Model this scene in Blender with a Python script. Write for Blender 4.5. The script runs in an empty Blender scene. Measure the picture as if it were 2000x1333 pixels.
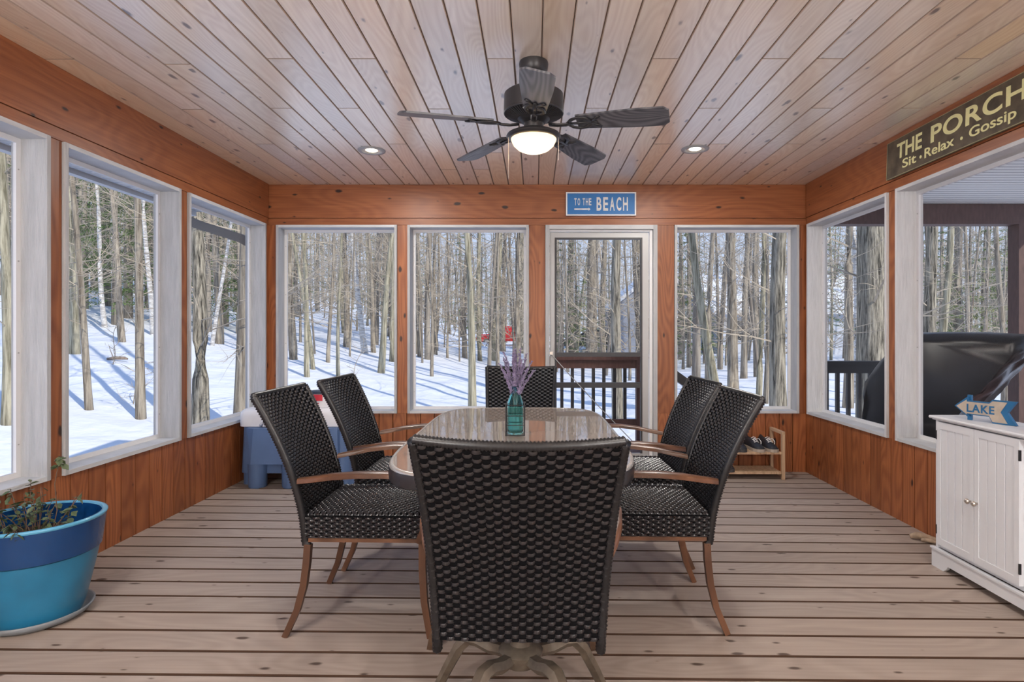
import bpy, math, random
from mathutils import Vector, Matrix, noise as mnoise
random.seed(11)
SC = bpy.context.scene
COL = SC.collection
PI = math.pi

# ------------------------------------------------------------------ camera, sky, sun, exposure
CAMZ = 1.162
cam_data = bpy.data.cameras.new('camera')
cam_data.sensor_width = 36.0
cam_data.lens = 1150 * 36.0 / 2000
cam_data.shift_x = -0.022
cam_data.shift_y = -0.00825
cam_data.clip_start = 0.05
cam_data.clip_end = 400
cam = bpy.data.objects.new('camera', cam_data)
cam.location = (0, 0, CAMZ)
cam.rotation_euler = (PI / 2, 0, 0)
COL.objects.link(cam)
SC.camera = cam

W = bpy.data.worlds.new('sky')
SC.world = W
W.use_nodes = True
wn = W.node_tree.nodes
wl = W.node_tree.links
bg = wn['Background']
tcw = wn.new('ShaderNodeTexCoord')
sxyz = wn.new('ShaderNodeSeparateXYZ')
wl.new(tcw.outputs['Generated'], sxyz.inputs[0])
srmp = wn.new('ShaderNodeValToRGB')          # clear winter sky: pale at the horizon, bluer above
srmp.color_ramp.elements[0].position = 0.0
srmp.color_ramp.elements[0].color = (0.66, 0.76, 0.95, 1)
srmp.color_ramp.elements[1].position = 0.75
srmp.color_ramp.elements[1].color = (0.22, 0.40, 0.82, 1)
wl.new(sxyz.outputs['Z'], srmp.inputs[0])
wl.new(srmp.outputs[0], bg.inputs['Color'])
bg.inputs['Strength'].default_value = 0.54

sun_d = bpy.data.lights.new('sun', 'SUN')
sun_d.energy = 1.9
sun_d.angle = math.radians(0.6)
sun_d.color = (1.0, 0.93, 0.82)
sun = bpy.data.objects.new('sun', sun_d)
sdir = Vector((-0.62, 0.62, -0.62))          # light travels to the back left and down
sun.rotation_euler = sdir.to_track_quat('-Z', 'Y').to_euler()
sun.location = (10, -10, 12)
COL.objects.link(sun)

SC.view_settings.view_transform = 'Standard'
SC.view_settings.look = 'None'
SC.view_settings.gamma = 1.0
SC.view_settings.use_curve_mapping = False
SC.view_settings.exposure = 1.02

# ------------------------------------------------------------------ room numbers (metres, camera at x=0 y=0)
XL, XR = -2.255, 2.30          # inner faces of side walls
YB = 4.99                      # inner face of back wall
YF = -1.0                      # house wall behind the camera
HC = 2.416                     # ceiling
ZT, ZS = 2.073, 0.478          # window head and sill
TILT = 0.009


def fz(x):
    return -TILT * x


# ------------------------------------------------------------------ materials
def new_mat(name):
    m = bpy.data.materials.new(name)
    m.use_nodes = True
    nt = m.node_tree
    b = nt.nodes['Principled BSDF']
    return m, nt, b


def plain(name, col, rough=0.5, metal=0.0, spec=0.5, var=0.0, vscale=8.0, bump=0.0, bscale=40.0, coat=0.0, stretch=(1, 1, 1)):
    m, nt, b = new_mat(name)
    b.inputs['Roughness'].default_value = rough
    b.inputs['Metallic'].default_value = metal
    b.inputs['Specular IOR Level'].default_value = spec
    b.inputs['Coat Weight'].default_value = coat
    tc = nt.nodes.new('ShaderNodeTexCoord')
    mp = nt.nodes.new('ShaderNodeMapping')
    mp.inputs['Scale'].default_value = stretch
    nt.links.new(tc.outputs['Object'], mp.inputs['Vector'])
    n = nt.nodes.new('ShaderNodeTexNoise')
    n.inputs['Scale'].default_value = vscale
    n.inputs['Detail'].default_value = 5
    nt.links.new(mp.outputs[0], n.inputs['Vector'])
    r = nt.nodes.new('ShaderNodeValToRGB')
    lo = [max(0, c * (1 - var)) for c in col]
    hi = [min(1, c * (1 + var)) for c in col]
    r.color_ramp.elements[0].position = 0.3
    r.color_ramp.elements[1].position = 0.7
    r.color_ramp.elements[0].color = (*lo, 1)
    r.color_ramp.elements[1].color = (*hi, 1)
    nt.links.new(n.outputs['Fac'], r.inputs[0])
    nt.links.new(r.outputs[0], b.inputs['Base Color'])
    if bump:
        n2 = nt.nodes.new('ShaderNodeTexNoise')
        n2.inputs['Scale'].default_value = bscale
        n2.inputs['Detail'].default_value = 6
        nt.links.new(mp.outputs[0], n2.inputs['Vector'])
        bp = nt.nodes.new('ShaderNodeBump')
        bp.inputs['Strength'].default_value = bump
        bp.inputs['Distance'].default_value = 0.01
        nt.links.new(n2.outputs['Fac'], bp.inputs['Height'])
        nt.links.new(bp.outputs[0], b.inputs['Normal'])
    return m


def wood(name, along, across, light, dark, knot, rough=0.4, spec=0.5, coat=0.0, grain=28.0, rings=5.0, knot_scale=(1.6, 6.0),
         knot_size=0.085, var=0.25, ior=1.5, bump=0.15, ringmix=0.45, coatrough=0.25, hue=0.0, ringfreq=110.0, coatior=1.5):
    """plank wood: grain along one object axis, knots, each plank shifted by its own random number"""
    m, nt, b = new_mat(name)
    N, L = nt.nodes, nt.links
    ax = {'X': 0, 'Y': 1, 'Z': 2}
    ia, ic = ax[along], ax[across]
    b.inputs['Roughness'].default_value = rough
    b.inputs['Specular IOR Level'].default_value = spec
    b.inputs['IOR'].default_value = ior
    b.inputs['Coat Weight'].default_value = coat
    b.inputs['Coat Roughness'].default_value = coatrough
    b.inputs['Coat IOR'].default_value = coatior
    tc = N.new('ShaderNodeTexCoord')
    oi = N.new('ShaderNodeObjectInfo')
    off = N.new('ShaderNodeVectorMath')
    off.operation = 'SCALE'
    off.inputs[0].default_value = (37.3, 53.1, 23.7)
    L.new(oi.outputs['Random'], off.inputs['Scale'])

    def mapped(sa, sc):
        mp = N.new('ShaderNodeVectorMath')
        mp.operation = 'MULTIPLY'
        s = [0.0, 0.0, 0.0]
        s[ia], s[ic] = sa, sc
        mp.inputs[1].default_value = s
        L.new(tc.outputs['Object'], mp.inputs[0])
        ad = N.new('ShaderNodeVectorMath')
        L.new(mp.outputs[0], ad.inputs[0])
        L.new(off.outputs[0], ad.inputs[1])
        return ad.outputs[0]

    fine = N.new('ShaderNodeTexNoise')
    fine.inputs['Scale'].default_value = 1.0
    fine.inputs['Detail'].default_value = 4
    fine.inputs['Roughness'].default_value = 0.6
    L.new(mapped(2.0, grain * 3), fine.inputs['Vector'])
    broad = N.new('ShaderNodeTexNoise')
    broad.inputs['Scale'].default_value = 1.0
    broad.inputs['Detail'].default_value = 1
    L.new(mapped(0.9, rings), broad.inputs['Vector'])
    # growth rings: repeated bands of the broad noise
    mul = N.new('ShaderNodeMath')
    mul.operation = 'MULTIPLY'
    mul.inputs[1].default_value = ringfreq
    L.new(broad.outputs['Fac'], mul.inputs[0])
    sn = N.new('ShaderNodeMath')
    sn.operation = 'SINE'
    L.new(mul.outputs[0], sn.inputs[0])
    mr = N.new('ShaderNodeMapRange')
    mr.inputs['From Min'].default_value = -1
    mr.inputs['From Max'].default_value = 1
    L.new(sn.outputs[0], mr.inputs['Value'])
    mixg = N.new('ShaderNodeMix')
    mixg.inputs[0].default_value = ringmix
    L.new(fine.outputs['Fac'], mixg.inputs[2])
    L.new(mr.outputs[0], mixg.inputs[3])
    rmp = N.new('ShaderNodeValToRGB')
    rmp.color_ramp.elements[0].position = 0.25
    rmp.color_ramp.elements[1].position = 0.75
    rmp.color_ramp.elements[0].color = (*dark, 1)
    rmp.color_ramp.elements[1].color = (*light, 1)
    L.new(mixg.outputs[0], rmp.inputs[0])
    # knots
    vo = N.new('ShaderNodeTexVoronoi')
    vo.inputs['Scale'].default_value = 1.0
    vo.voronoi_dimensions = '2D'
    sv = N.new('ShaderNodeSeparateXYZ')
    cv_ = N.new('ShaderNodeCombineXYZ')
    L.new(mapped(*knot_scale), sv.inputs[0])
    L.new(sv.outputs[ia], cv_.inputs[0])
    L.new(sv.outputs[ic], cv_.inputs[1])
    L.new(cv_.outputs[0], vo.inputs['Vector'])
    nd = N.new('ShaderNodeTexNoise')
    nd.inputs['Scale'].default_value = 1.0
    L.new(mapped(14, 40), nd.inputs['Vector'])
    dd = N.new('ShaderNodeMath')
    dd.operation = 'MULTIPLY_ADD'
    dd.inputs[1].default_value = 0.20
    L.new(nd.outputs['Fac'], dd.inputs[0])
    L.new(vo.outputs['Distance'], dd.inputs[2])
    # only some of the cells hold a knot, of varied size
    sub = N.new('ShaderNodeMath')
    sub.operation = 'MULTIPLY_ADD'
    sub.inputs[1].default_value = 0.55
    sp = N.new('ShaderNodeSeparateColor')
    L.new(vo.outputs['Color'], sp.inputs[0])
    L.new(sp.outputs[0], sub.inputs[0])
    L.new(dd.outputs[0], sub.inputs[2])
    kr = N.new('ShaderNodeMapRange')
    kr.interpolation_type = 'SMOOTHSTEP'
    kr.inputs['From Min'].default_value = knot_size + 0.06
    kr.inputs['From Max'].default_value = knot_size + 0.17
    kr.inputs['To Min'].default_value = 1.0
    kr.inputs['To Max'].default_value = 0.0
    L.new(sub.outputs[0], kr.inputs['Value'])
    mk = N.new('ShaderNodeMix')
    mk.data_type = 'RGBA'
    L.new(kr.outputs[0], mk.inputs[0])
    L.new(rmp.outputs[0], mk.inputs[6])
    mk.inputs[7].default_value = (*knot, 1)
    # plank to plank tone
    hs = N.new('ShaderNodeHueSaturation')
    vr = N.new('ShaderNodeMapRange')
    vr.inputs['To Min'].default_value = 1 - var
    vr.inputs['To Max'].default_value = 1 + var
    L.new(oi.outputs['Random'], vr.inputs['Value'])
    L.new(vr.outputs[0], hs.inputs['Value'])
    if hue:
        hr = N.new('ShaderNodeMapRange')
        hr.inputs['To Min'].default_value = 1 - hue
        hr.inputs['To Max'].default_value = 1 + hue
        m2 = N.new('ShaderNodeMath')
        m2.operation = 'MULTIPLY'
        m2.inputs[1].default_value = 7.31
        fr = N.new('ShaderNodeMath')
        fr.operation = 'FRACT'
        L.new(oi.outputs['Random'], m2.inputs[0])
        L.new(m2.outputs[0], fr.inputs[0])
        L.new(fr.outputs[0], hr.inputs['Value'])
        L.new(hr.outputs[0], hs.inputs['Saturation'])
    L.new(mk.outputs[2], hs.inputs['Color'])
    L.new(hs.outputs[0], b.inputs['Base Color'])
    if bump:
        bp = N.new('ShaderNodeBump')
        bp.inputs['Strength'].default_value = bump
        bp.inputs['Distance'].default_value = 0.002
        L.new(mixg.outputs[0], bp.inputs['Height'])
        L.new(bp.outputs[0], b.inputs['Normal'])
    return m


CEDAR = dict(light=(0.375, 0.128, 0.044), dark=(0.215, 0.062, 0.020), knot=(0.030, 0.010, 0.006), rough=0.42)
M = {}
M['ceil'] = wood('ceiling_pine', 'Y', 'X', (0.95, 0.82, 0.665), (0.80, 0.65, 0.505), (0.17, 0.115, 0.085), rough=0.30, spec=1.0, ior=1.8, coat=0.6, coatrough=0.22, coatior=1.9, var=0.10,
                 hue=0.40, knot_scale=(4.2, 10.0), knot_size=0.12, rings=5, ringmix=0.28, ringfreq=150)
M['floor'] = wood('deck_board', 'X', 'Y', (0.395, 0.330, 0.288), (0.30, 0.247, 0.213), (0.085, 0.058, 0.045), rough=0.55, var=0.08, hue=0.12,
                  knot_scale=(6.0, 15.0), knot_size=0.12, rings=4, ringmix=0.2, spec=0.35)
M['cedar_z'] = wood('cedar_upright', 'Z', 'Y', **CEDAR, var=0.16, knot_scale=(5.0, 10.0), knot_size=0.13, ringmix=0.3)
M['cedar_zx'] = wood('cedar_upright_back', 'Z', 'X', **CEDAR, var=0.16, knot_scale=(5.0, 10.0), knot_size=0.13, ringmix=0.3)
M['cedar_y'] = wood('cedar_header_side', 'Y', 'Z', **CEDAR, var=0.06, knot_scale=(5.5, 13.0), knot_size=0.08, rings=3, ringmix=0.15)
M['cedar_x'] = wood('cedar_header_back', 'X', 'Z', **CEDAR, var=0.06, knot_scale=(5.0, 11.0), knot_size=0.13, rings=3, ringmix=0.15)
M['dark_gap'] = plain('dark_gap', (0.018, 0.011, 0.007), 0.9)
M['floor_edge'] = plain('shaded_board_edge', (0.060, 0.034, 0.022), 0.9, spec=0.1)  # dark board sides: shade of the floor gaps put into the colour
M['ceil_edge'] = plain('ceiling_groove', (0.50, 0.39, 0.31), 0.7, spec=0.2)  # darker tone paints groove shade between ceiling boards
M['cedar_edge'] = plain('cedar_groove', (0.20, 0.066, 0.024), 0.7, spec=0.2)  # darker tone paints groove shade between wall boards
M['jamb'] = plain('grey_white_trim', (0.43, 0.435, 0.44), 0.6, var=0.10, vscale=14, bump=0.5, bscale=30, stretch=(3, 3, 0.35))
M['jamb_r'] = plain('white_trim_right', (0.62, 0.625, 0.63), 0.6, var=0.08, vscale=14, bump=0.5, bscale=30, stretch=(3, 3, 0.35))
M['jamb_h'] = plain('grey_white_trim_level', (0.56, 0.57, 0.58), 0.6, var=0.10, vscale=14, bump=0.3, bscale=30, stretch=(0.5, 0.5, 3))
M['white_strip'] = plain('white_strip', (0.74, 0.74, 0.75), 0.5)
M['alu'] = plain('grey_metal', (0.42, 0.42, 0.42), 0.45, metal=0.3)
M['alu_dark'] = plain('dark_metal', (0.035, 0.035, 0.04), 0.45)
M['white_paint'] = plain('white_paint', (0.72, 0.74, 0.78), 0.45, var=0.02)
M['house_siding'] = plain('pale_siding', (0.80, 0.79, 0.77), 0.7, var=0.03)
M['wicker_rim'] = plain('black_wicker_rim', (0.010, 0.010, 0.012), 0.36, spec=0.5, var=0.3, vscale=60)
M['wicker'] = plain('black_wicker', (0.0135, 0.013, 0.016), 0.28, spec=0.8, var=0.35, vscale=60)
M['wicker_core'] = plain('wicker_core', (0.005, 0.005, 0.006), 0.9, spec=0.08)
M['arm'] = wood('brown_frame', 'Y', 'X', (0.155, 0.068, 0.034), (0.075, 0.032, 0.016), (0.06, 0.03, 0.02), rough=0.32, var=0.05, knot_size=-0.2, grain=60)
M['bronze'] = plain('bronze', (0.11, 0.062, 0.035), 0.38, metal=0.4, var=0.4, vscale=30)
M['bronze_disc'] = plain('weathered_bronze', (0.13, 0.105, 0.078), 0.5, metal=0.3, var=0.3, vscale=30)
M['table_glass'] = plain('tinted_table_glass', (0.30, 0.25, 0.22), 0.025, spec=1.0, var=0.05)
M['rim'] = plain('black_rim', (0.022, 0.022, 0.026), 0.3)
M['rim_edge'] = plain('pale_bevel', (0.55, 0.52, 0.48), 0.25, metal=0.6)
M['black'] = plain('black_paint', (0.018, 0.018, 0.020), 0.4)
M['black_cloth'] = plain('black_cover', (0.014, 0.015, 0.019), 0.33, spec=0.6, var=0.3, vscale=4)
M['fan_black'] = plain('fan_black', (0.028, 0.027, 0.029), 0.38)
M['blade'] = wood('weathered_blade', 'X', 'Y', (0.155, 0.157, 0.172), (0.052, 0.055, 0.066), (0.05, 0.05, 0.055), rough=0.40, var=0.06, rings=5, ringmix=0.45, ringfreq=230, knot_size=-0.2, spec=0.6)
M['brown_stain'] = plain('brown_stain', (0.115, 0.062, 0.052), 0.6, var=0.2, vscale=10, stretch=(4, 4, 1))
M['red_stain'] = plain('red_brown_stain', (0.17, 0.075, 0.058), 0.6, var=0.2, vscale=10, stretch=(4, 4, 1))
M['beadboard'] = plain('white_beadboard', (0.90, 0.90, 0.86), 0.5)
M['soffit'] = plain('grey_soffit', (0.74, 0.74, 0.74), 0.6, var=0.06)
M['gutter'] = plain('grey_brown_gutter', (0.20, 0.185, 0.17), 0.5)
M['snow_top'] = plain('roof_snow', (0.86, 0.88, 0.92), 0.7)
M['siding_grey'] = plain('blue_grey_siding', (0.30, 0.33, 0.40), 0.7, var=0.1, stretch=(0.2, 0.2, 6))
M['siding_pale'] = plain('pale_house_siding', (0.58, 0.62, 0.70), 0.7, var=0.06, stretch=(0.2, 0.2, 6))
M['glass_dark'] = plain('dark_window_glass', (0.03, 0.04, 0.05), 0.1)
M['red_paint'] = plain('red_paint', (0.62, 0.015, 0.025), 0.25, coat=0.5)
M['dark_car'] = plain('dark_car_paint', (0.03, 0.035, 0.045), 0.3)
M['tyre'] = plain('tyre', (0.02, 0.02, 0.02), 0.7)
M['hub'] = plain('wheel_hub', (0.45, 0.45, 0.47), 0.35, metal=0.7)
M['pot_dark'] = plain('deep_blue_glaze', (0.004, 0.045, 0.16), 0.22, var=0.1, coat=0.3)
M['pot_light'] = plain('sea_blue_glaze', (0.018, 0.16, 0.30), 0.30, var=0.22, vscale=5, coat=0.2)
M['pot_rim'] = plain('pot_rim', (0.10, 0.36, 0.56), 0.22, coat=0.4)
M['saucer'] = plain('grey_saucer', (0.20, 0.22, 0.24), 0.4)
M['soil'] = plain('soil', (0.045, 0.026, 0.016), 0.95, var=0.5, vscale=40, bump=1.0)
M['leaf'] = plain('dusty_leaf', (0.085, 0.12, 0.055), 0.6, var=0.5, vscale=25)
M['stem'] = plain('dry_stem', (0.12, 0.075, 0.05), 0.8)
M['cooler_blue'] = plain('blue_plastic', (0.095, 0.165, 0.33), 0.38, var=0.05)
M['cooler_white'] = plain('white_plastic', (0.72, 0.72, 0.75), 0.35)
M['red_print'] = plain('red_print', (0.55, 0.02, 0.04), 0.5)
M['navy'] = plain('navy_plastic', (0.02, 0.035, 0.06), 0.5)
M['pine_raw'] = wood('raw_pine_rack', 'Z', 'X', (0.62, 0.44, 0.29), (0.48, 0.32, 0.20), (0.25, 0.15, 0.09), var=0.06, knot_size=-0.2)
M['shoe'] = plain('black_shoe', (0.014, 0.016, 0.022), 0.55, var=0.3, vscale=30)
M['sole'] = plain('dark_sole', (0.05, 0.05, 0.055), 0.6)
M['sole_pale'] = plain('pale_sole', (0.42, 0.36, 0.30), 0.6)
M['lace'] = plain('white_lace', (0.8, 0.8, 0.8), 0.7)
M['sign_blue'] = plain('sign_blue', (0.022, 0.17, 0.46), 0.5, var=0.08)
M['sign_white'] = plain('sign_white', (0.80, 0.80, 0.80), 0.5)
M['letter_white'] = plain('letter_white', (0.74, 0.73, 0.70), 0.6, var=0.12, vscale=40)
M['sign_brown'] = plain('sign_brown', (0.095, 0.072, 0.044), 0.6, var=0.45, vscale=14, stretch=(1, 1, 3))
M['sign_edge'] = plain('sign_edge', (0.34, 0.32, 0.18), 0.6, var=0.2)
M['letter_cream'] = plain('letter_cream', (0.80, 0.76, 0.38), 0.55, var=0.06, vscale=30)
M['lake_face'] = plain('lake_face', (0.40, 0.34, 0.28), 0.7, var=0.15, vscale=20)
M['lake_blue'] = plain('lake_blue', (0.018, 0.12, 0.27), 0.5, var=0.1)
M['orange'] = plain('orange', (0.75, 0.24, 0.02), 0.5, var=0.1)
M['rope'] = plain('tan_driftwood', (0.46, 0.34, 0.24), 0.8, var=0.3, vscale=30)
M['chrome'] = plain('worn_nickel', (0.62, 0.56, 0.50), 0.3, metal=0.9)
M['lavender'] = plain('lavender', (0.20, 0.165, 0.275), 0.8, var=0.35, vscale=60)
M['lav_stem'] = plain('lavender_stem', (0.23, 0.22, 0.25), 0.8)
M['needle'] = plain('pine_needles', (0.13, 0.20, 0.06), 0.7, var=0.45, vscale=1.2)
M['needle2'] = plain('yellow_green_needles', (0.24, 0.28, 0.085), 0.7, var=0.45, vscale=1.2)
M['twig'] = plain('twigs', (0.44, 0.375, 0.29), 0.85, var=0.25, vscale=1.0)
M['log'] = plain('fallen_wood', (0.26, 0.20, 0.15), 0.9, var=0.3)


def bark(name, a, bcol, zs=0.9, xs=14.0, bump=0.8):
    m, nt, b = new_mat(name)
    N, L = nt.nodes, nt.links
    b.inputs['Roughness'].default_value = 0.9
    b.inputs['Specular IOR Level'].default_value = 0.15
    tc = N.new('ShaderNodeTexCoord')
    mp = N.new('ShaderNodeMapping')
    mp.inputs['Scale'].default_value = (xs, xs, zs)
    L.new(tc.outputs['Object'], mp.inputs['Vector'])
    n = N.new('ShaderNodeTexNoise')
    n.inputs['Scale'].default_value = 1.6
    n.inputs['Detail'].default_value = 6
    n.inputs['Roughness'].default_value = 0.65
    L.new(mp.outputs[0], n.inputs['Vector'])
    r = N.new('ShaderNodeValToRGB')
    r.color_ramp.elements[0].position = 0.36
    r.color_ramp.elements[1].position = 0.62
    r.color_ramp.elements[0].color = (*a, 1)
    r.color_ramp.elements[1].color = (*bcol, 1)
    L.new(n.outputs['Fac'], r.inputs[0])
    L.new(r.outputs[0], b.inputs['Base Color'])
    bp = N.new('ShaderNodeBump')
    bp.inputs['Strength'].default_value = bump
    bp.inputs['Distance'].default_value = 0.03
    L.new(n.outputs['Fac'], bp.inputs['Height'])
    L.new(bp.outputs[0], b.inputs['Normal'])
    return m


M['bark'] = bark('grey_bark', (0.13, 0.105, 0.08), (0.45, 0.395, 0.31))
M['bark_far'] = bark('far_bark', (0.17, 0.145, 0.12), (0.40, 0.355, 0.29), 0.5, 6)
M['bark_rough'] = bark('furrowed_bark', (0.05, 0.045, 0.036), (0.50, 0.45, 0.35), 1.6, 20, 1.0)
M['bark_green'] = bark('mossy_bark', (0.16, 0.145, 0.095), (0.50, 0.46, 0.34))
M['birch'] = bark('birch_bark', (0.30, 0.28, 0.26), (0.80, 0.79, 0.77), 14.0, 3.0, 0.3)

# snow with fine relief
m, nt, b = new_mat('snow')
b.inputs['Base Color'].default_value = (0.84, 0.86, 0.90, 1)
b.inputs['Roughness'].default_value = 0.75
b.inputs['Specular IOR Level'].default_value = 0.2
tc = nt.nodes.new('ShaderNodeTexCoord')
n = nt.nodes.new('ShaderNodeTexNoise')
n.inputs['Scale'].default_value = 1.3
n.inputs['Detail'].default_value = 7
nt.links.new(tc.outputs['Object'], n.inputs['Vector'])
bp = nt.nodes.new('ShaderNodeBump')
bp.inputs['Strength'].default_value = 0.55
bp.inputs['Distance'].default_value = 0.25
nt.links.new(n.outputs['Fac'], bp.inputs['Height'])
nt.links.new(bp.outputs[0], b.inputs['Normal'])
M['snow'] = m

# insect screen: mostly open mesh
m = bpy.data.materials.new('insect_screen')
m.use_nodes = True
nt = m.node_tree
nt.nodes.remove(nt.nodes['Principled BSDF'])
tr = nt.nodes.new('ShaderNodeBsdfTransparent')
df = nt.nodes.new('ShaderNodeBsdfDiffuse')
df.inputs['Color'].default_value = (0.16, 0.16, 0.17, 1)
mx = nt.nodes.new('ShaderNodeMixShader')
mx.inputs[0].default_value = 0.07
nt.links.new(tr.outputs[0], mx.inputs[1])
nt.links.new(df.outputs[0], mx.inputs[2])
nt.links.new(mx.outputs[0], nt.nodes['Material Output'].inputs['Surface'])
M['screen'] = m

# teal bottle glass
m, nt, b = new_mat('teal_glass')
b.inputs['Base Color'].default_value = (0.38, 0.80, 0.80, 1)
b.inputs['Roughness'].default_value = 0.03
b.inputs['Transmission Weight'].default_value = 1.0
b.inputs['IOR'].default_value = 1.3
M['teal'] = m


def glow(name, col, strength):
    m = bpy.data.materials.new(name)
    m.use_nodes = True
    nt = m.node_tree
    nt.nodes.remove(nt.nodes['Principled BSDF'])
    e = nt.nodes.new('ShaderNodeEmission')
    e.inputs['Color'].default_value = (*col, 1)
    e.inputs['Strength'].default_value = strength
    nt.links.new(e.outputs[0], nt.nodes['Material Output'].inputs['Surface'])
    return m


M['lamp_glow'] = glow('recessed_lamp_glow', (1.0, 0.86, 0.62), 5.0)


# ------------------------------------------------------------------ mesh helpers
class MB:
    def __init__(self):
        self.v, self.f = [], []

    def box(self, x0, x1, y0, y1, z0, z1):
        n = len(self.v)
        self.v += [(x0, y0, z0), (x1, y0, z0), (x1, y1, z0), (x0, y1, z0), (x0, y0, z1), (x1, y0, z1), (x1, y1, z1), (x0, y1, z1)]
        self.f += [tuple(n + i for i in q) for q in ((0, 3, 2, 1), (4, 5, 6, 7), (0, 1, 5, 4), (1, 2, 6, 5), (2, 3, 7, 6), (3, 0, 4, 7))]
        return self

    def loft(self, loops, closed=True, cap=True):
        n0 = len(self.v)
        k = len(loops[0])
        for lp in loops:
            self.v += [tuple(p) for p in lp]
        for i in range(len(loops) - 1):
            a, b_ = n0 + i * k, n0 + (i + 1) * k
            for j in range(k if closed else k - 1):
                j2 = (j + 1) % k
                self.f.append((a + j, a + j2, b_ + j2, b_ + j))
        if cap and closed:
            self.f.append(tuple(n0 + j for j in reversed(range(k))))
            e = n0 + (len(loops) - 1) * k
            self.f.append(tuple(e + j for j in range(k)))
        return self

    def tube(self, path, rad, n=8, cap=True, flat=(1.0, 1.0), up=(0, 0, 1), square=False):
        pts = [Vector(p) for p in path]
        rs = rad if isinstance(rad, (list, tuple)) else [rad] * len(pts)
        loops = []
        for i, p in enumerate(pts):
            t = (pts[min(i + 1, len(pts) - 1)] - pts[max(i - 1, 0)])
            if t.length < 1e-9:
                t = Vector((0, 0, 1))
            t.normalize()
            u = Vector(up)
            s = t.cross(u)
            if s.length < 0.05:
                s = t.cross(Vector((0, 1, 0)))
                if s.length < 0.05:
                    s = t.cross(Vector((1, 0, 0)))
            s.normalize()
            w = s.cross(t).normalized()
            lp = []
            for j in range(n):
                a = 2 * PI * (j + (0.5 if square else 0)) / n
                lp.append(p + s * (math.cos(a) * rs[i] * flat[0]) + w * (math.sin(a) * rs[i] * flat[1]))
            loops.append(lp)
        return self.loft(loops, True, cap)

    def lathe(self, prof, n=24, c=(0, 0, 0), cap=True):
        loops = []
        for r, z in prof:
            loops.append([(c[0] + r * math.cos(2 * PI * j / n), c[1] + r * math.sin(2 * PI * j / n), c[2] + z) for j in range(n)])
        return self.loft(loops, True, cap)

    def prism(self, poly, axis, a, b_):
        """extrude a polygon of 2-D points along an axis"""
        def p3(p, t):
            return {'X': (t, p[0], p[1]), 'Y': (p[0], t, p[1]), 'Z': (p[0], p[1], t)}[axis]
        return self.loft([[p3(p, a) for p in poly], [p3(p, b_) for p in poly]])

    def ball(self, c, r, n=8, s=(1, 1, 1)):
        loops = []
        for i in range(n + 1):
            th = PI * i / n
            th = min(max(th, 0.02), PI - 0.02)
            loops.append([(c[0] + s[0] * r * math.sin(th) * math.cos(2 * PI * j / (n + 2)), c[1] + s[1] * r * math.sin(th) * math.sin(2 * PI * j / (n + 2)),
                           c[2] - s[2] * r * math.cos(th)) for j in range(n + 2)])
        return self.loft(loops)

    def mesh(self, name, mat, smooth=False):
        me = bpy.data.meshes.new(name)
        me.from_pydata(self.v, [], self.f)
        if mat:
            me.materials.append(M[mat] if isinstance(mat, str) else mat)
        if smooth:
            me.polygons.foreach_set('use_smooth', [True] * len(me.polygons))
        me.update()
        return me

    def build(self, name, mat, parent=None, smooth=False, loc=(0, 0, 0), sharp=None):
        me = self.mesh(name, mat, smooth)
        if smooth and sharp:
            me.set_sharp_from_angle(angle=math.radians(sharp))
        return put(name, me, parent, loc)


def put(name, me, parent=None, loc=(0, 0, 0), rot=None):
    o = bpy.data.objects.new(name, me)
    COL.objects.link(o)
    o.location = loc
    if rot:
        o.rotation_euler = rot
    if parent:
        o.parent = parent
    return o


def tag(o, label, cat, group=None, kind=None):
    o['label'] = label
    o['category'] = cat
    if group:
        o['group'] = group
    if kind:
        o['kind'] = kind
    return o


def thing(name, label, cat, loc=(0, 0, 0), rotz=0.0, group=None, kind=None):
    o = bpy.data.objects.new(name, None)
    o.empty_display_size = 0.1
    COL.objects.link(o)
    o.location = loc
    o.rotation_euler = (0, 0, rotz)
    return tag(o, label, cat, group, kind)


def copy_tree(o, parent=None):
    c = o.copy()
    COL.objects.link(c)
    c.parent = parent
    for ch in list(o.children):
        copy_tree(ch, c)
    return c


def plank_mesh(name, L, Wd, T, ch, mat, along='Y', up='-Z', edge=None):
    """board with chamfered long edges on its visible face; origin at the centre of the visible face"""
    h = Wd / 2
    prof = [(-h, T), (-h, ch), (-h + ch, 0), (h - ch, 0), (h, ch), (h, T)]       # (across, depth behind the face)
    mb = MB()
    loops = []
    for s in (-L / 2, L / 2):
        lp = []
        for a, d in prof:
            if along == 'Y' and up == '-Z':
                lp.append((a, s, d))
            elif along == 'X' and up == 'Z':
                lp.append((s, a, -d))
            elif along == 'Z' and up == 'X':
                lp.append((-d, a, s))
            elif along == 'Z' and up == '-X':
                lp.append((d, a, s))
            elif along == 'Z' and up == '-Y':
                lp.append((a, d, s))
            elif along == 'X' and up == '-Z':
                lp.append((s, a, d))
        loops.append(lp)
    mb.loft(loops)
    me = mb.mesh(name, mat)
    if edge:                                     # gap shade painted on: everything but the face and the back
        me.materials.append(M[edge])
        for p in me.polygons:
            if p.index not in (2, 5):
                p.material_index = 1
    return me


# ================================================================== THE ROOM
# ---------- floor
floor = MB().box(XL - 0.14, XR + 0.14, YF - 0.1, YB + 0.14, -0.20, -0.045).build('floor', 'dark_gap')
floor.rotation_euler = (0, TILT, 0)
tag(floor, 'floor of long weathered pine deck boards running across the porch', 'floor', kind='structure')
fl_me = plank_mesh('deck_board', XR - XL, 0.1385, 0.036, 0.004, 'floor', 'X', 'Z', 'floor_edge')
for k in range(-26, 15):
    y0 = 2.856 + 0.146 * k
    put('deck_board', fl_me, floor, ((XL + XR) / 2, y0 + 0.073, 0))

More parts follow.
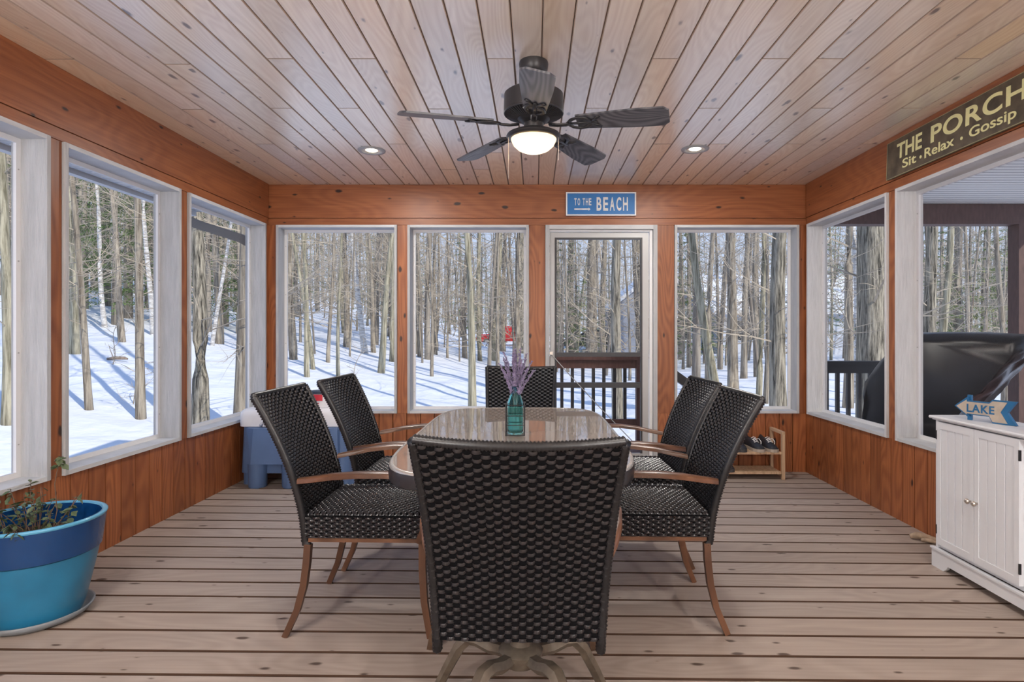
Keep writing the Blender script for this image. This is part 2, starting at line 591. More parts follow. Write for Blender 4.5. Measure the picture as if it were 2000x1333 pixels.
# ---------- ceiling
ceiling = MB().box(XL - 0.14, XR + 0.14, YF - 0.1, YB + 0.14, HC + 0.014, HC + 0.05).build('ceiling', 'dark_gap')
tag(ceiling, 'ceiling of varnished knotty pine boards running front to back', 'ceiling', kind='structure')
J = {-18: [2.7], -16: [3.305], -15: [3.915], -14: [2.75], -12: [3.29], -10: [2.695, 4.525], -9: [3.29], -8: [3.915], -7: [2.695], -6: [4.525], -5: [3.3],
     -4: [4.525], -3: [4.1], -2: [2.695], 2: [3.29], 4: [2.695], 6: [3.915], 7: [3.29], 8: [2.695], 9: [3.915], 10: [2.695], 12: [3.29], 13: [3.915],
     15: [2.695], 16: [3.29], 17: [3.915]}
for i in range(-18, 18):
    x0 = 0.0324 + 0.126 * i
    x1 = x0 + 0.126
    if i == -18:
        x0 = XL
    if i == 17:
        x1 = XR
    cuts = [YF] + J.get(i, []) + [YB]
    for a, b_ in zip(cuts[:-1], cuts[1:]):
        L_ = b_ - a - 0.009
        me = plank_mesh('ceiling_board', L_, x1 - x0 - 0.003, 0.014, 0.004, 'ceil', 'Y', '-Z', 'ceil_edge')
        put('ceiling_board', me, ceiling, ((x0 + x1) / 2, (a + b_) / 2, HC))

# ---------- roof and soffit outside
roof = MB().box(-2.98, 2.47, -1.4, 5.45, HC + 0.055, HC + 0.22).build('trim_1', 'gutter')
tag(roof, 'porch roof deck above the pine ceiling', 'roof', kind='structure')


def uw(side):
    """map (along wall, outward depth, z) to world for a wall"""
    if side == 'left':
        return lambda u, w, z: (-2.24 - w, u, z)
    if side == 'right':
        return lambda u, w, z: (2.285 + w, u, z)
    return lambda u, w, z: (u, 4.975 + w, z)


def wbox(side, u0, u1, w0, w1, z0, z1, mb=None):
    T = uw(side)
    a, b_ = T(u0, w0, z0), T(u1, w1, z1)
    mb = mb or MB()
    return mb.box(min(a[0], b_[0]), max(a[0], b_[0]), min(a[1], b_[1]), max(a[1], b_[1]), z0, z1)


WIN_N = [0]


def window(side, u0, u1, z0, z1, label):
    WIN_N[0] += 1
    r = thing('window_%d' % WIN_N[0], label, 'window', (0, 0, 0), kind='structure')
    t, d = 0.021, 0.165
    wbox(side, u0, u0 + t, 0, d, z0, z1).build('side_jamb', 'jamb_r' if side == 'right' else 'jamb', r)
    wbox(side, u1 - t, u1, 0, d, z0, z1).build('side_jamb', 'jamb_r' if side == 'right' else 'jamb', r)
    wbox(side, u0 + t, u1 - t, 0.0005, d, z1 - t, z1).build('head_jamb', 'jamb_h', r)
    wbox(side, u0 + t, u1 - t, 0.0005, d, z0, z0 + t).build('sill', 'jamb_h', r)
    fr = MB()
    a0, a1, b0, b1 = u0 + t, u1 - t, z0 + t, z1 - t
    s = 0.024
    for q in ((a0, a0 + s, b0, b1), (a1 - s, a1, b0, b1), (a0 + s, a1 - s, b0, b0 + s), (a0 + s, a1 - s, b1 - s, b1)):
        wbox(side, q[0], q[1], 0.122, 0.136, q[2], q[3], fr)
    f = fr.build('screen_frame', 'white_strip', r)
    scr = MB()
    for u in (a0 + s * 0.5, a1 - s * 0.5):
        zz = b0 + 0.15
        while zz < b1:
            wbox(side, u - 0.003, u + 0.003, 0.1195, 0.1222, zz - 0.003, zz + 0.003, scr)
            zz += 0.42
    scr.build('screw', 'alu', f)
    T = uw(side)
    pn = MB()
    n = len(pn.v)
    pn.v += [T(a0 + s, 0.129, b0 + s), T(a1 - s, 0.129, b0 + s), T(a1 - s, 0.129, b1 - s), T(a0 + s, 0.129, b1 - s)]
    pn.f.append((0, 1, 2, 3))
    pn.build('screen', 'screen', r)
    return r


def wall(side, name, label, wins, u_lo, u_hi, mat_up, mat_h, gaps=()):
    """wins: (u0,u1,label) openings; gaps: u ranges without lower boards (door)"""
    T = uw(side)
    root = MB()
    # backing: lower part, upper part, outside the visible boards
    segs = []
    cur = u_lo
    for g in sorted(gaps):
        segs.append((cur, g[0]))
        cur = g[1]
    segs.append((cur, u_hi))
    for a, b_ in segs:
        wbox(side, a, b_, 0.036, 0.16, -0.25, ZS - 0.002, root)
    wbox(side, u_lo, u_hi, 0.036, 0.16, ZT + 0.002, HC + 0.012, root)
    r = root.build(name, 'dark_gap')
    tag(r, label, 'wall', kind='structure')
    # vertical boards under the sills
    up = {'left': 'X', 'right': '-X', 'back': '-Y'}[side]
    for a, b_ in segs:
        n = max(1, round((b_ - a) / 0.118))
        wd = (b_ - a) / n
        me = plank_mesh('wall_board', ZS + 0.05, wd - 0.002, 0.018, 0.0035, mat_up, 'Z', up, 'cedar_edge')
        for i in range(n):
            c = T(a + wd * (i + 0.5), 0.016, (ZS - 0.05) / 2 - 0.001)
            put('wall_board', me, r, c)
    # header board and plate
    def bd(nm, u0, u1, w0, w1, z0, z1, mat):
        c = T((u0 + u1) / 2, 0, (z0 + z1) / 2)
        o = wbox(side, u0, u1, w0, w1, z0, z1).build(nm, mat, r)
        me = o.data
        for v in me.vertices:
            v.co = v.co - Vector(c)
        o.location = c
        return o
    bd('header_board', u_lo + 0.002, u_hi - 0.002, 0.004, 0.035, 2.1325, HC - 0.001, mat_h)
    bd('plate_board', u_lo + 0.002, u_hi - 0.002, 0.010, 0.035, ZT + 0.001, 2.1295, mat_h)
    # posts between openings
    edges = sorted([(w[0], w[1]) for w in wins])
    cur = u_lo
    for a, b_ in edges + [(u_hi, u_hi)]:
        if a - cur > 0.012:
            z0 = ZS
            bd('post', cur + 0.001, a - 0.001, 0.016, 0.155, z0, ZT, mat_up)
        cur = b_
    for w in wins:
        if w[2]:
            window(side, w[0] + 0.0015, w[1] - 0.0015, ZS, ZT, w[2])
    return r


wall_left = wall('left', 'wall_left', 'left wall of vertical stained boards, posts and a wide header under the ceiling',
                 [(-0.31, 0.637, 'grey-white window frame on the left wall nearest the house wall'),
                  (0.72, 1.668, 'grey-white window frame on the left wall beside the house end'),
                  (1.75, 2.729, 'grey-white window frame on the left wall above the blue planter'),
                  (2.81, 3.739, 'grey-white window frame in the middle of the left wall'),
                  (3.822, 4.919, 'grey-white window frame on the left wall above the blue storage bin')],
                 YF, YB - 0.02, 'cedar_z', 'cedar_y')
wall_right = wall('right', 'wall_right', 'right wall of vertical stained boards, posts and a wide header',
                  [(-0.10, 0.915, 'white window frame on the right wall nearest the house wall'),
                   (1.0, 2.065, 'white window frame on the right wall beside the house end'),
                   (2.15, 3.735, 'wide white window frame behind the white cabinet'),
                   (3.822, 4.95, 'white window frame on the right wall beside the shoe rack')],
                  YF, YB - 0.02, 'cedar_z', 'cedar_y')
wall_back = wall('back', 'wall_back', 'back wall of vertical stained boards, posts and a knotty header',
                 [(-2.187, -1.163, 'grey-white window frame at the left end of the back wall'),
                  (-1.076, -0.048, 'grey-white window frame left of the screen door'),
                  (0.091, 1.041, None),
                  (1.184, 2.239, 'grey-white window frame right of the screen door')],
                 -2.258, 2.303, 'cedar_zx', 'cedar_x', gaps=[(0.091, 1.041)])
for x0, x1 in ((-2.40, -2.257), (2.302, 2.445)):
    for nm, z0, z1 in (('corner_post', -0.2, HC - 0.002),):
        o = MB().box(x0, x1, 4.972, 5.13, z0, z1).build(nm, 'cedar_zx', wall_back)
MB().box(-2.258, -2.19, 4.992, 5.12, ZS, ZT).build('corner_post', 'cedar_zx', wall_back)
MB().box(2.241, 2.303, 4.992, 5.12, ZS, ZT).build('corner_post', 'cedar_zx', wall_back)
MB().box(-2.40, -2.257, 4.92, 4.9715, -0.2, HC - 0.002).build('corner_post', 'cedar_z', wall_left)
MB().box(2.302, 2.445, 4.951, 4.9715, -0.2, HC - 0.002).build('corner_post', 'cedar_z', wall_right)
wall_front = MB().box(-2.45, 5.2, YF - 0.25, YF - 0.002, -0.8, 3.6).build('wall_front', 'house_siding')
tag(wall_front, 'pale house wall behind the porch', 'wall', kind='structure')

# ---------- screen door
dr = thing('door_1', 'grey screen door with a dark crossbar between the back windows', 'door', (0, 0, 0), kind='structure')
DX0, DX1, DY = 0.0925, 1.0395, 4.975
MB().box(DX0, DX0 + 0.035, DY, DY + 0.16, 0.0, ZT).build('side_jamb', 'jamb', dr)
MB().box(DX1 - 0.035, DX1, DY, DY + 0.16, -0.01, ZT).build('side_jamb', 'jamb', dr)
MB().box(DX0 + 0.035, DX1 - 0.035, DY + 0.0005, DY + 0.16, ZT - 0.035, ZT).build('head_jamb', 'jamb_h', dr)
MB().box(DX1 - 0.062, DX1 - 0.036, DY + 0.03, DY + 0.05, -0.005, ZT - 0.036).build('stop_strip', 'white_strip', dr)
MB().box(DX0 + 0.036, DX1 - 0.063, DY + 0.03, DY + 0.05, ZT - 0.052, ZT - 0.036).build('stop_strip', 'white_strip', dr)
lf = MB()
lx0, lx1, lz1 = DX0 + 0.040, DX1 - 0.064, ZT - 0.055
ly0, ly1 = DY + 0.052, DY + 0.080
lf.box(lx0, lx0 + 0.040, ly0, ly1, 0.015, lz1)
lf.box(lx1 - 0.055, lx1, ly0, ly1, 0.015, lz1)
lf.box(lx0 + 0.040, lx1 - 0.055, ly0, ly1, lz1 - 0.045, lz1)
lf.box(lx0 + 0.040, lx1 - 0.055, ly0, ly1, 0.015, 0.13)
leaf = lf.build('door_leaf', 'alu', dr)
ix0, ix1, iz1 = lx0 + 0.040, lx1 - 0.055, lz1 - 0.045
fr = MB()
fr.box(ix0, ix0 + 0.016, ly0 - 0.004, ly1, 0.13, iz1)
fr.box(ix1 - 0.016, ix1, ly0 - 0.004, ly1, 0.13, iz1)
fr.box(ix0 + 0.016, ix1 - 0.016, ly0 - 0.004, ly1, iz1 - 0.016, iz1)
fr.build('inner_frame', 'alu_dark', leaf)
MB().box(ix0 + 0.016, ix1 - 0.016, ly0 - 0.006, ly1 + 0.004, 0.955, 0.992).build('crossbar', 'alu_dark', leaf)
MB().box(ix0 + 0.016, ix1 - 0.016, ly0 - 0.006, ly1 + 0.004, 0.690, 0.735).build('crossbar', 'alu_dark', leaf)
s_ = MB()
s_.v += [(ix0, ly0 + 0.01, 0.13), (ix1, ly0 + 0.01, 0.13), (ix1, ly0 + 0.01, iz1), (ix0, ly0 + 0.01, iz1)]
s_.f.append((0, 1, 2, 3))
s_.build('screen', 'screen', dr)
ch = MB()
ch.tube([(0.135, DY + 0.02, 0.985), (0.30, DY + 0.02, 0.80), (0.55, DY + 0.02, 0.53), (0.83, DY + 0.04, 0.24)], 0.004, 5)
ch.build('closer_wire', 'alu', dr)
MB().box(0.128, 0.155, DY - 0.01, DY + 0.03, 0.975, 1.0).build('latch', 'chrome', dr)

# ---------- soffit panels, gutter and downspout beyond the left wall
sof = thing('trim_2', 'grey vented soffit panels under the eave outside the left windows', 'soffit', (0, 0, 0), kind='structure')
n_ = 21
for i in range(n_):
    y0 = -1.2 + i * 0.30
    mb = MB()
    mb.box(-2.93, -2.41, y0, y0 + 0.29, 2.205, 2.215)
    for k in range(5):
        yy = y0 + 0.03 + 0.055 * k
        mb.box(-2.90, -2.44, yy, yy + 0.012, 2.199, 2.206)
    mb.build('soffit_panel', 'soffit', sof)
MB().box(-2.99, -2.94, -1.2, 5.12, 2.175, 2.34).build('fascia', 'soffit', sof)
MB().box(-3.10, -2.995, -1.2, 5.12, 2.24, 2.35).build('gutter', 'gutter', sof)
dsp = MB()
dsp.tube([(-3.0, 5.0, 2.30), (-2.99, 5.0, 2.19), (-2.96, 5.0, 2.125), (-2.86, 5.01, 2.08), (-2.70, 5.02, 2.03), (-2.50, 5.03, 1.965), (-2.44, 5.05, 1.93)],
         0.058, 4, square=True, up=(0, 1, 0), flat=(0.9, 1.1))
dsp.build('downspout', 'gutter', sof)

# ---------- recessed lamps
def recessed(x, y, label, on=True):
    r = thing('recessed_light', label, 'ceiling light', (x, y, HC), group='recessed ceiling lights')
    MB().lathe([(0.058, 0.012), (0.060, -0.004), (0.070, -0.008), (0.092, -0.006), (0.094, 0.0)], 28, cap=False).build('trim_ring', 'alu', r, True)
    MB().lathe([(0.058, -0.001), (0.052, 0.006), (0.050, 0.008)], 28, cap=False).build('reflector', 'chrome', r, True)
    MB().lathe([(0.001, -0.007), (0.030, -0.005), (0.047, 0.003), (0.050, 0.008)], 24, cap=True).build('bulb', 'lamp_glow', r, True)
    ld = bpy.data.lights.new('recessed_lamp', 'AREA')
    ld.shape = 'DISK'
    ld.size = 0.10
    ld.energy = REC_W
    ld.color = (1.0, 0.95, 0.89)
    lo = bpy.data.objects.new('lamp', ld)
    COL.objects.link(lo)
    lo.parent = r
    lo.location = (0, 0, -0.012)
    return r


REC_W = 8.5
recessed(-1.12, 4.05, 'round recessed ceiling light left of the fan, lit')
recessed(1.096, 4.02, 'round recessed ceiling light right of the fan, lit')
recessed(-1.12, 0.7, 'added unseen round recessed ceiling light above the left front of the porch')  # this front pair is added out of view to brighten the interior
recessed(1.096, 0.7, 'added unseen round recessed ceiling light above the right front of the porch')



def lantern(x, label):  # unseen lamps added behind the camera to brighten the interior
    r = thing('fill_lantern', label, 'added fill lamp', (x, YF, 1.62), group='added fill lanterns')
    MB().box(-0.055, 0.055, 0.0, 0.020, -0.09, 0.09).build('back_plate', 'fan_black', r)
    MB().tube([(0, 0.018, 0.05), (0, 0.06, 0.07), (0, 0.10, 0.05)], 0.010, 8).build('arm', 'fan_black', r, True)
    MB().lathe([(0.055, 0.045), (0.060, 0.035), (0.058, 0.028)], 20, (0, 0.10, 0)).build('cap', 'fan_black', r, True, sharp=40)
    MB().lathe([(0.050, 0.027), (0.062, -0.02), (0.055, -0.08), (0.03, -0.105), (0.001, -0.11)], 20, (0, 0.10, 0), cap=False).build('glass_shade', 'lamp_glow', r, True)
    l = bpy.data.lights.new('fill_lamp', 'POINT')
    l.energy = FILL_W
    l.color = (1.0, 0.97, 0.95)
    l.shadow_soft_size = 0.07
    lo = bpy.data.objects.new('lamp', l)
    COL.objects.link(lo)
    lo.parent = r
    lo.location = (0, 0.25, -0.03)


FILL_W = 48.0
lantern(-1.5, 'added unseen fill lantern on the house wall, left side')
lantern(1.5, 'added unseen fill lantern on the house wall, right side')

# ================================================================== OUTSIDE, the covered deck on the right
deck = thing('side_deck', 'dark deck floor outside the right windows', 'deck', (0, 0, 0), kind='structure')
dk_me = plank_mesh('deck_plank', 2.85, 0.14, 0.03, 0.004, 'red_stain', 'X', 'Z')
for i in range(48):
    put('deck_plank', dk_me, deck, (2.47 + 1.43, -0.9 + 0.146 * i, -0.04))
dc = thing('trim_3', 'white beadboard ceiling over the side deck', 'ceiling', (0, 0, 0), kind='structure')
bb_me = plank_mesh('bead_board', 2.85, 0.078, 0.012, 0.009, 'beadboard', 'X', '-Z', 'alu')
for i in range(88):
    put('bead_board', bb_me, dc, (2.47 + 1.43, -0.95 + 0.08 * i, 2.46))
MB().box(2.46, 5.35, -1.4, 6.15, 2.475, 2.62).build('roof_slab', 'gutter', dc)
tag(MB().box(2.455, 5.3, 5.92, 6.06, 2.255, 2.455).build('deck_beam', 'brown_stain'), 'dark brown beam under the white deck ceiling', 'beam')
tag(MB().box(4.87, 5.02, 5.92, 6.06, -0.06, 2.254).build('deck_post', 'brown_stain'), 'dark brown post holding up the deck roof, right of the covered grill', 'post')


def railing(name, label, x0, x1, y, mat_top, mat_bal, z1=0.905, posts=(), step=0.113, zb=0.15):
    r = thing(name, label, 'railing', ((x0 + x1) / 2, y, 0))
    c = (x0 + x1) / 2
    MB().box(x0 - c, x1 - c, -0.07, 0.07, z1 - 0.035, z1).build('cap_rail', mat_top, r)
    MB().box(x0 - c, x1 - c, -0.02, 0.02, z1 - 0.125, z1 - 0.037).build('top_rail', mat_top, r)
    MB().box(x0 - c, x1 - c, -0.02, 0.02, zb, zb + 0.085).build('bottom_rail', mat_top, r)
    n = int((x1 - x0) / step)
    me = MB().box(-0.017, 0.017, 0.021, 0.055, zb + 0.01, z1 - 0.04).mesh('baluster', mat_bal)
    for i in range(n):
        put('baluster', me, r, (x0 - c + step * (i + 0.6), 0, 0))
    for p in posts:
        MB().box(p - c - 0.045, p - c + 0.045, -0.046, 0.044, -0.6, z1 + 0.02).build('post', mat_top, r)
    return r


railing('deck_railing', 'black deck railing beyond the covered grill', 2.95, 4.3, 6.05, 'black', 'black', 0.87, posts=(), zb=0.02)
railing('landing_railing', 'red-brown landing railing with dark balusters outside the screen door', 0.0, 1.13, 6.3, 'red_stain', 'alu_dark', 0.905, posts=(1.13,))
ld_ = thing('landing', 'small red-brown wooden landing outside the screen door', 'landing', (0, 0, 0), kind='structure')
lp_me = plank_mesh('landing_board', 1.30, 0.14, 0.03, 0.004, 'red_stain', 'X', 'Z')
for i in range(9):
    put('landing_board', lp_me, ld_, (0.55, 5.22 + 0.146 * i, -0.06))
st = thing('stair_railing', 'dark stair handrail sloping down right of the screen door', 'railing', (1.18, 5.7, 0))
for nm, dz, h in (('hand_rail', 0.0, 0.10), ('lower_rail', -0.30, 0.08)):
    mb = MB()
    mb.prism([(0.0, 0.93 + dz), (1.15, 0.10 + dz), (1.15, 0.10 + dz - h), (0.0, 0.93 + dz - h)], 'Y', -0.05, 0.05)
    mb.build(nm, 'black' if dz == 0 else 'red_stain', st)
MB().box(-0.045, 0.045, -0.05, 0.05, -0.6, 0.95).build('post', 'red_stain', st)

# covered grill
gr = thing('covered_grill', 'grill under a crumpled black cover on the side deck', 'grill', (3.406, 4.762, -0.04), math.radians(36.9))
mb = MB()
prof = [(-0.22, 0.0), (-0.20, 0.60), (-0.50, 0.80), (-0.84, 1.10), (-0.82, 1.19), (-0.4, 1.205), (0.1, 1.205), (0.5, 1.20), (0.72, 1.10), (1.02, 0.78), (1.08, 0.70),
        (1.05, 0.3), (1.0, 0.0)]
prof = [(a * 0.6, b_) for a, b_ in prof]
# resample the outline and crumple it
pts = []
for i in range(len(prof)):
    a, b_ = Vector((*prof[i], 0)), Vector((*prof[(i + 1) % len(prof)], 0))
    k = max(1, int((b_ - a).length / 0.05)) if i < len(prof) - 1 else 1
    for j in range(k):
        pts.append(a.lerp(b_, j / k))
loops = []
NX = 22
for i in range(NX + 1):
    t = i / NX
    x = -0.27 + 0.54 * t
    e = 1 - abs(2 * t - 1) ** 5
    lp = []
    for p in pts:
        cy, cz = 0.2, 0.0
        sh = 0.90 + 0.10 * e
        y = cy + (p.x - cy) * sh
        z = p.y * (0.93 + 0.07 * e)
        q = Vector((x, y, z))
        nn = mnoise.noise(q * 3.6) * 0.05 + (abs(mnoise.noise(q * 8.0)) - 0.2) * 0.04
        edge = min(1.0, z / 0.1) if z < 0.1 else 1.0
        cap = 1.0 if p.y < 1.17 else 0.25
        lp.append((x + (nn * edge * 0.9), y + nn * edge * cap, z + nn * edge * (0.3 if z < 1.1 else 0.12)))
    loops.append(lp)
mb.loft(loops)
cv = mb.build('cover', 'black_cloth', gr, True)
cv.data.set_sharp_from_angle(angle=math.radians(60))
for y_ in (0.05, 0.45):
    for x_ in (-0.2, 0.2):
        MB().lathe([(0.05, -0.002), (0.05, 0.03)], 10, (x_, y_, 0)).build('caster', 'black', gr)


# ================================================================== TABLE
TX, TY, THW, THL, TZ = -0.079, 2.640, 0.442, 0.822, 0.720


def superloop(hw, hl, e, n, z, cx=0.0, cy=0.0):
    out = []
    for j in range(n):
        a = 2 * PI * j / n
        c, s = math.cos(a), math.sin(a)
        out.append((cx + hw * math.copysign(abs(c) ** (2 / e), c), cy + hl * math.copysign(abs(s) ** (2 / e), s), z))
    return out


tb = thing('dining_table', 'glass-topped patio dining table with a thick black rim', 'table', (TX, TY, fz(TX)))
tz = TZ - fz(TX)
NT = 96
MB().loft([superloop(THW - 0.014, THL - 0.014, 5.2, NT, tz - 0.008), superloop(THW - 0.014, THL - 0.014, 5.2, NT, tz)]).build('glass_top', 'table_glass', tb)
mb = MB()
rim = [(0.0155, tz - 0.006), (0.0155, tz - 0.05), (0.006, tz - 0.056), (0.0, tz - 0.050), (-0.002, tz - 0.028), (0.0, tz - 0.007)]
loops = [superloop(THW - o, THL - o, 5.2, NT, z) for o, z in rim]
mb.loft(loops + [loops[0]], True, False)
mb.build('rim', 'rim', tb, True, sharp=40)
mb = MB()
edge = [(0.0, tz - 0.0065), (0.002, tz - 0.001), (0.006, tz + 0.0015), (0.0138, tz + 0.0012), (0.0138, tz - 0.0065)]
loops = [superloop(THW - o, THL - o, 5.2, NT, z) for o, z in edge]
mb.loft(loops + [loops[0]], True, False)
mb.build('bevel_edge', 'rim_edge', tb, True, sharp=40)
for sx in (-1, 1):
    for sy in (-1, 1):
        p = [(sx * 0.27, sy * 0.50, tz - 0.052), (sx * 0.265, sy * 0.49, 0.55), (sx * 0.25, sy * 0.45, 0.35), (sx * 0.27, sy * 0.455, 0.15), (sx * 0.30, sy * 0.48, 0.0)]
        MB().tube(p, [0.026, 0.027, 0.026, 0.023, 0.021], 4, square=True, up=(1, 0, 0)).build('leg', 'bronze', tb)
for sy in (-1, 1):
    MB().box(-0.27, 0.27, sy * 0.49 - 0.015, sy * 0.49 + 0.015, tz - 0.09, tz - 0.057).build('apron', 'bronze', tb)
for sx in (-1, 1):
    MB().box(sx * 0.27 - 0.015, sx * 0.27 + 0.015, -0.475, 0.475, tz - 0.09, tz - 0.057).build('apron', 'bronze', tb)


# ================================================================== CHAIRS
def weave(mb, S, nu, nv, amp, ru=1.0):
    """strands running along u pass over and under nu stakes; S(u,v)->(point, normal)"""
    SUB = 4
    for j in range(nv):
        v0, v1 = j / nv, (j + 1) / nv
        vm = (v0 + v1) / 2
        hv = (v1 - v0) * 0.42
        loopa, loopb, loopc = [], [], []
        for i in range(nu * SUB + 1):
            t = i / SUB
            u = i / (nu * SUB)
            c = math.cos(PI * (t + j))
            w = math.copysign(abs(c) ** 0.4, c)
            for lst, dv, k in ((loopa, -hv, -0.28), (loopb, 0, 0.22), (loopc, hv, -0.28)):
                p, n = S(u, vm + dv)
                lst.append(p + n * (amp * (w + k * (1 if w >= 0 else -1))))
        n0 = len(mb.v)
        k = len(loopa)
        mb.v += [tuple(p) for p in loopa + loopb + loopc]
        for i in range(k - 1):
            mb.f.append((n0 + i, n0 + i + 1, n0 + k + i + 1, n0 + k + i))
            mb.f.append((n0 + k + i, n0 + k + i + 1, n0 + 2 * k + i + 1, n0 + 2 * k + i))


def sheet(mb, S, nu, nv):
    n0 = len(mb.v)
    for j in range(nv + 1):
        for i in range(nu + 1):
            p, n = S(i / nu, j / nv)
            mb.v.append(tuple(p))
    for j in range(nv):
        for i in range(nu):
            a = n0 + j * (nu + 1) + i
            mb.f.append((a, a + 1, a + nu + 2, a + nu + 1))


ZB0, ZB1 = 0.352, 0.912


def back_pt(u, v):
    uu = 2 * u - 1
    return Vector((uu * (0.216 + 0.028 * v ** 1.3), -0.212 - 0.19 * v ** 1.75 - 0.034 * (1 - uu * uu) * (0.25 + 0.75 * v), ZB0 + (ZB1 - ZB0) * v - 0.008 * v * (1 - uu * uu)))


def back_S(u, v):
    p = back_pt(u, v)
    du = back_pt(min(1, u + 0.01), v) - back_pt(max(0, u - 0.01), v)
    dv = back_pt(u, v + 0.01) - back_pt(u, v - 0.01 if v > 0.011 else 0.0)
    return p, dv.cross(du).normalized()          # outwards, to the rear


def back_F(u, v):
    p, n = back_S(u, v)
    return p - n * 0.016, -n


SW, SD0, SD1, SZ = 0.228, -0.215, 0.262, 0.462


def seat_S(u, v):
    uu, vv = 2 * u - 1, 2 * v - 1
    x = uu * SW
    y = SD0 + (SD1 - SD0) * v
    z = SZ + 0.010 * (1 - uu * uu) * (1 - vv * vv) - 0.010 * max(0, abs(uu) - 0.9) * 10 * 0.8 - 0.010 * max(0, vv - 0.9) * 8
    return Vector((x, y, z)), Vector((0, 0, 1))


def side_S(sx):
    def S(u, v):
        return Vector((sx * (SW + 0.002), SD0 + (SD1 - SD0) * u, SZ - 0.010 - 0.080 * v)), Vector((sx, 0, 0))
    return S


def front_S(u, v):
    return Vector(((2 * u - 1) * SW, SD1 + 0.002, SZ - 0.010 - 0.080 * v)), Vector((0, 1, 0))


def wrapped(mb, path, r, pitch=0.009, n=8, flat=(1, 1), up=(0, 0, 1)):
    pts = [Vector(p) for p in path]
    out, rad = [], []
    total = sum((pts[i + 1] - pts[i]).length for i in range(len(pts) - 1))
    steps = int(total / (pitch / 2))
    acc = [0]
    for i in range(len(pts) - 1):
        acc.append(acc[-1] + (pts[i + 1] - pts[i]).length)
    for s in range(steps + 1):
        d = total * s / steps
        i = max(k for k in range(len(acc)) if acc[k] <= d + 1e-9)
        i = min(i, len(pts) - 2)
        t = (d - acc[i]) / max(1e-9, acc[i + 1] - acc[i])
        out.append(pts[i].lerp(pts[i + 1], t))
        rad.append(r * (1.10 if s % 2 else 0.82))
    mb.tube(out, rad, n, True, flat, up)


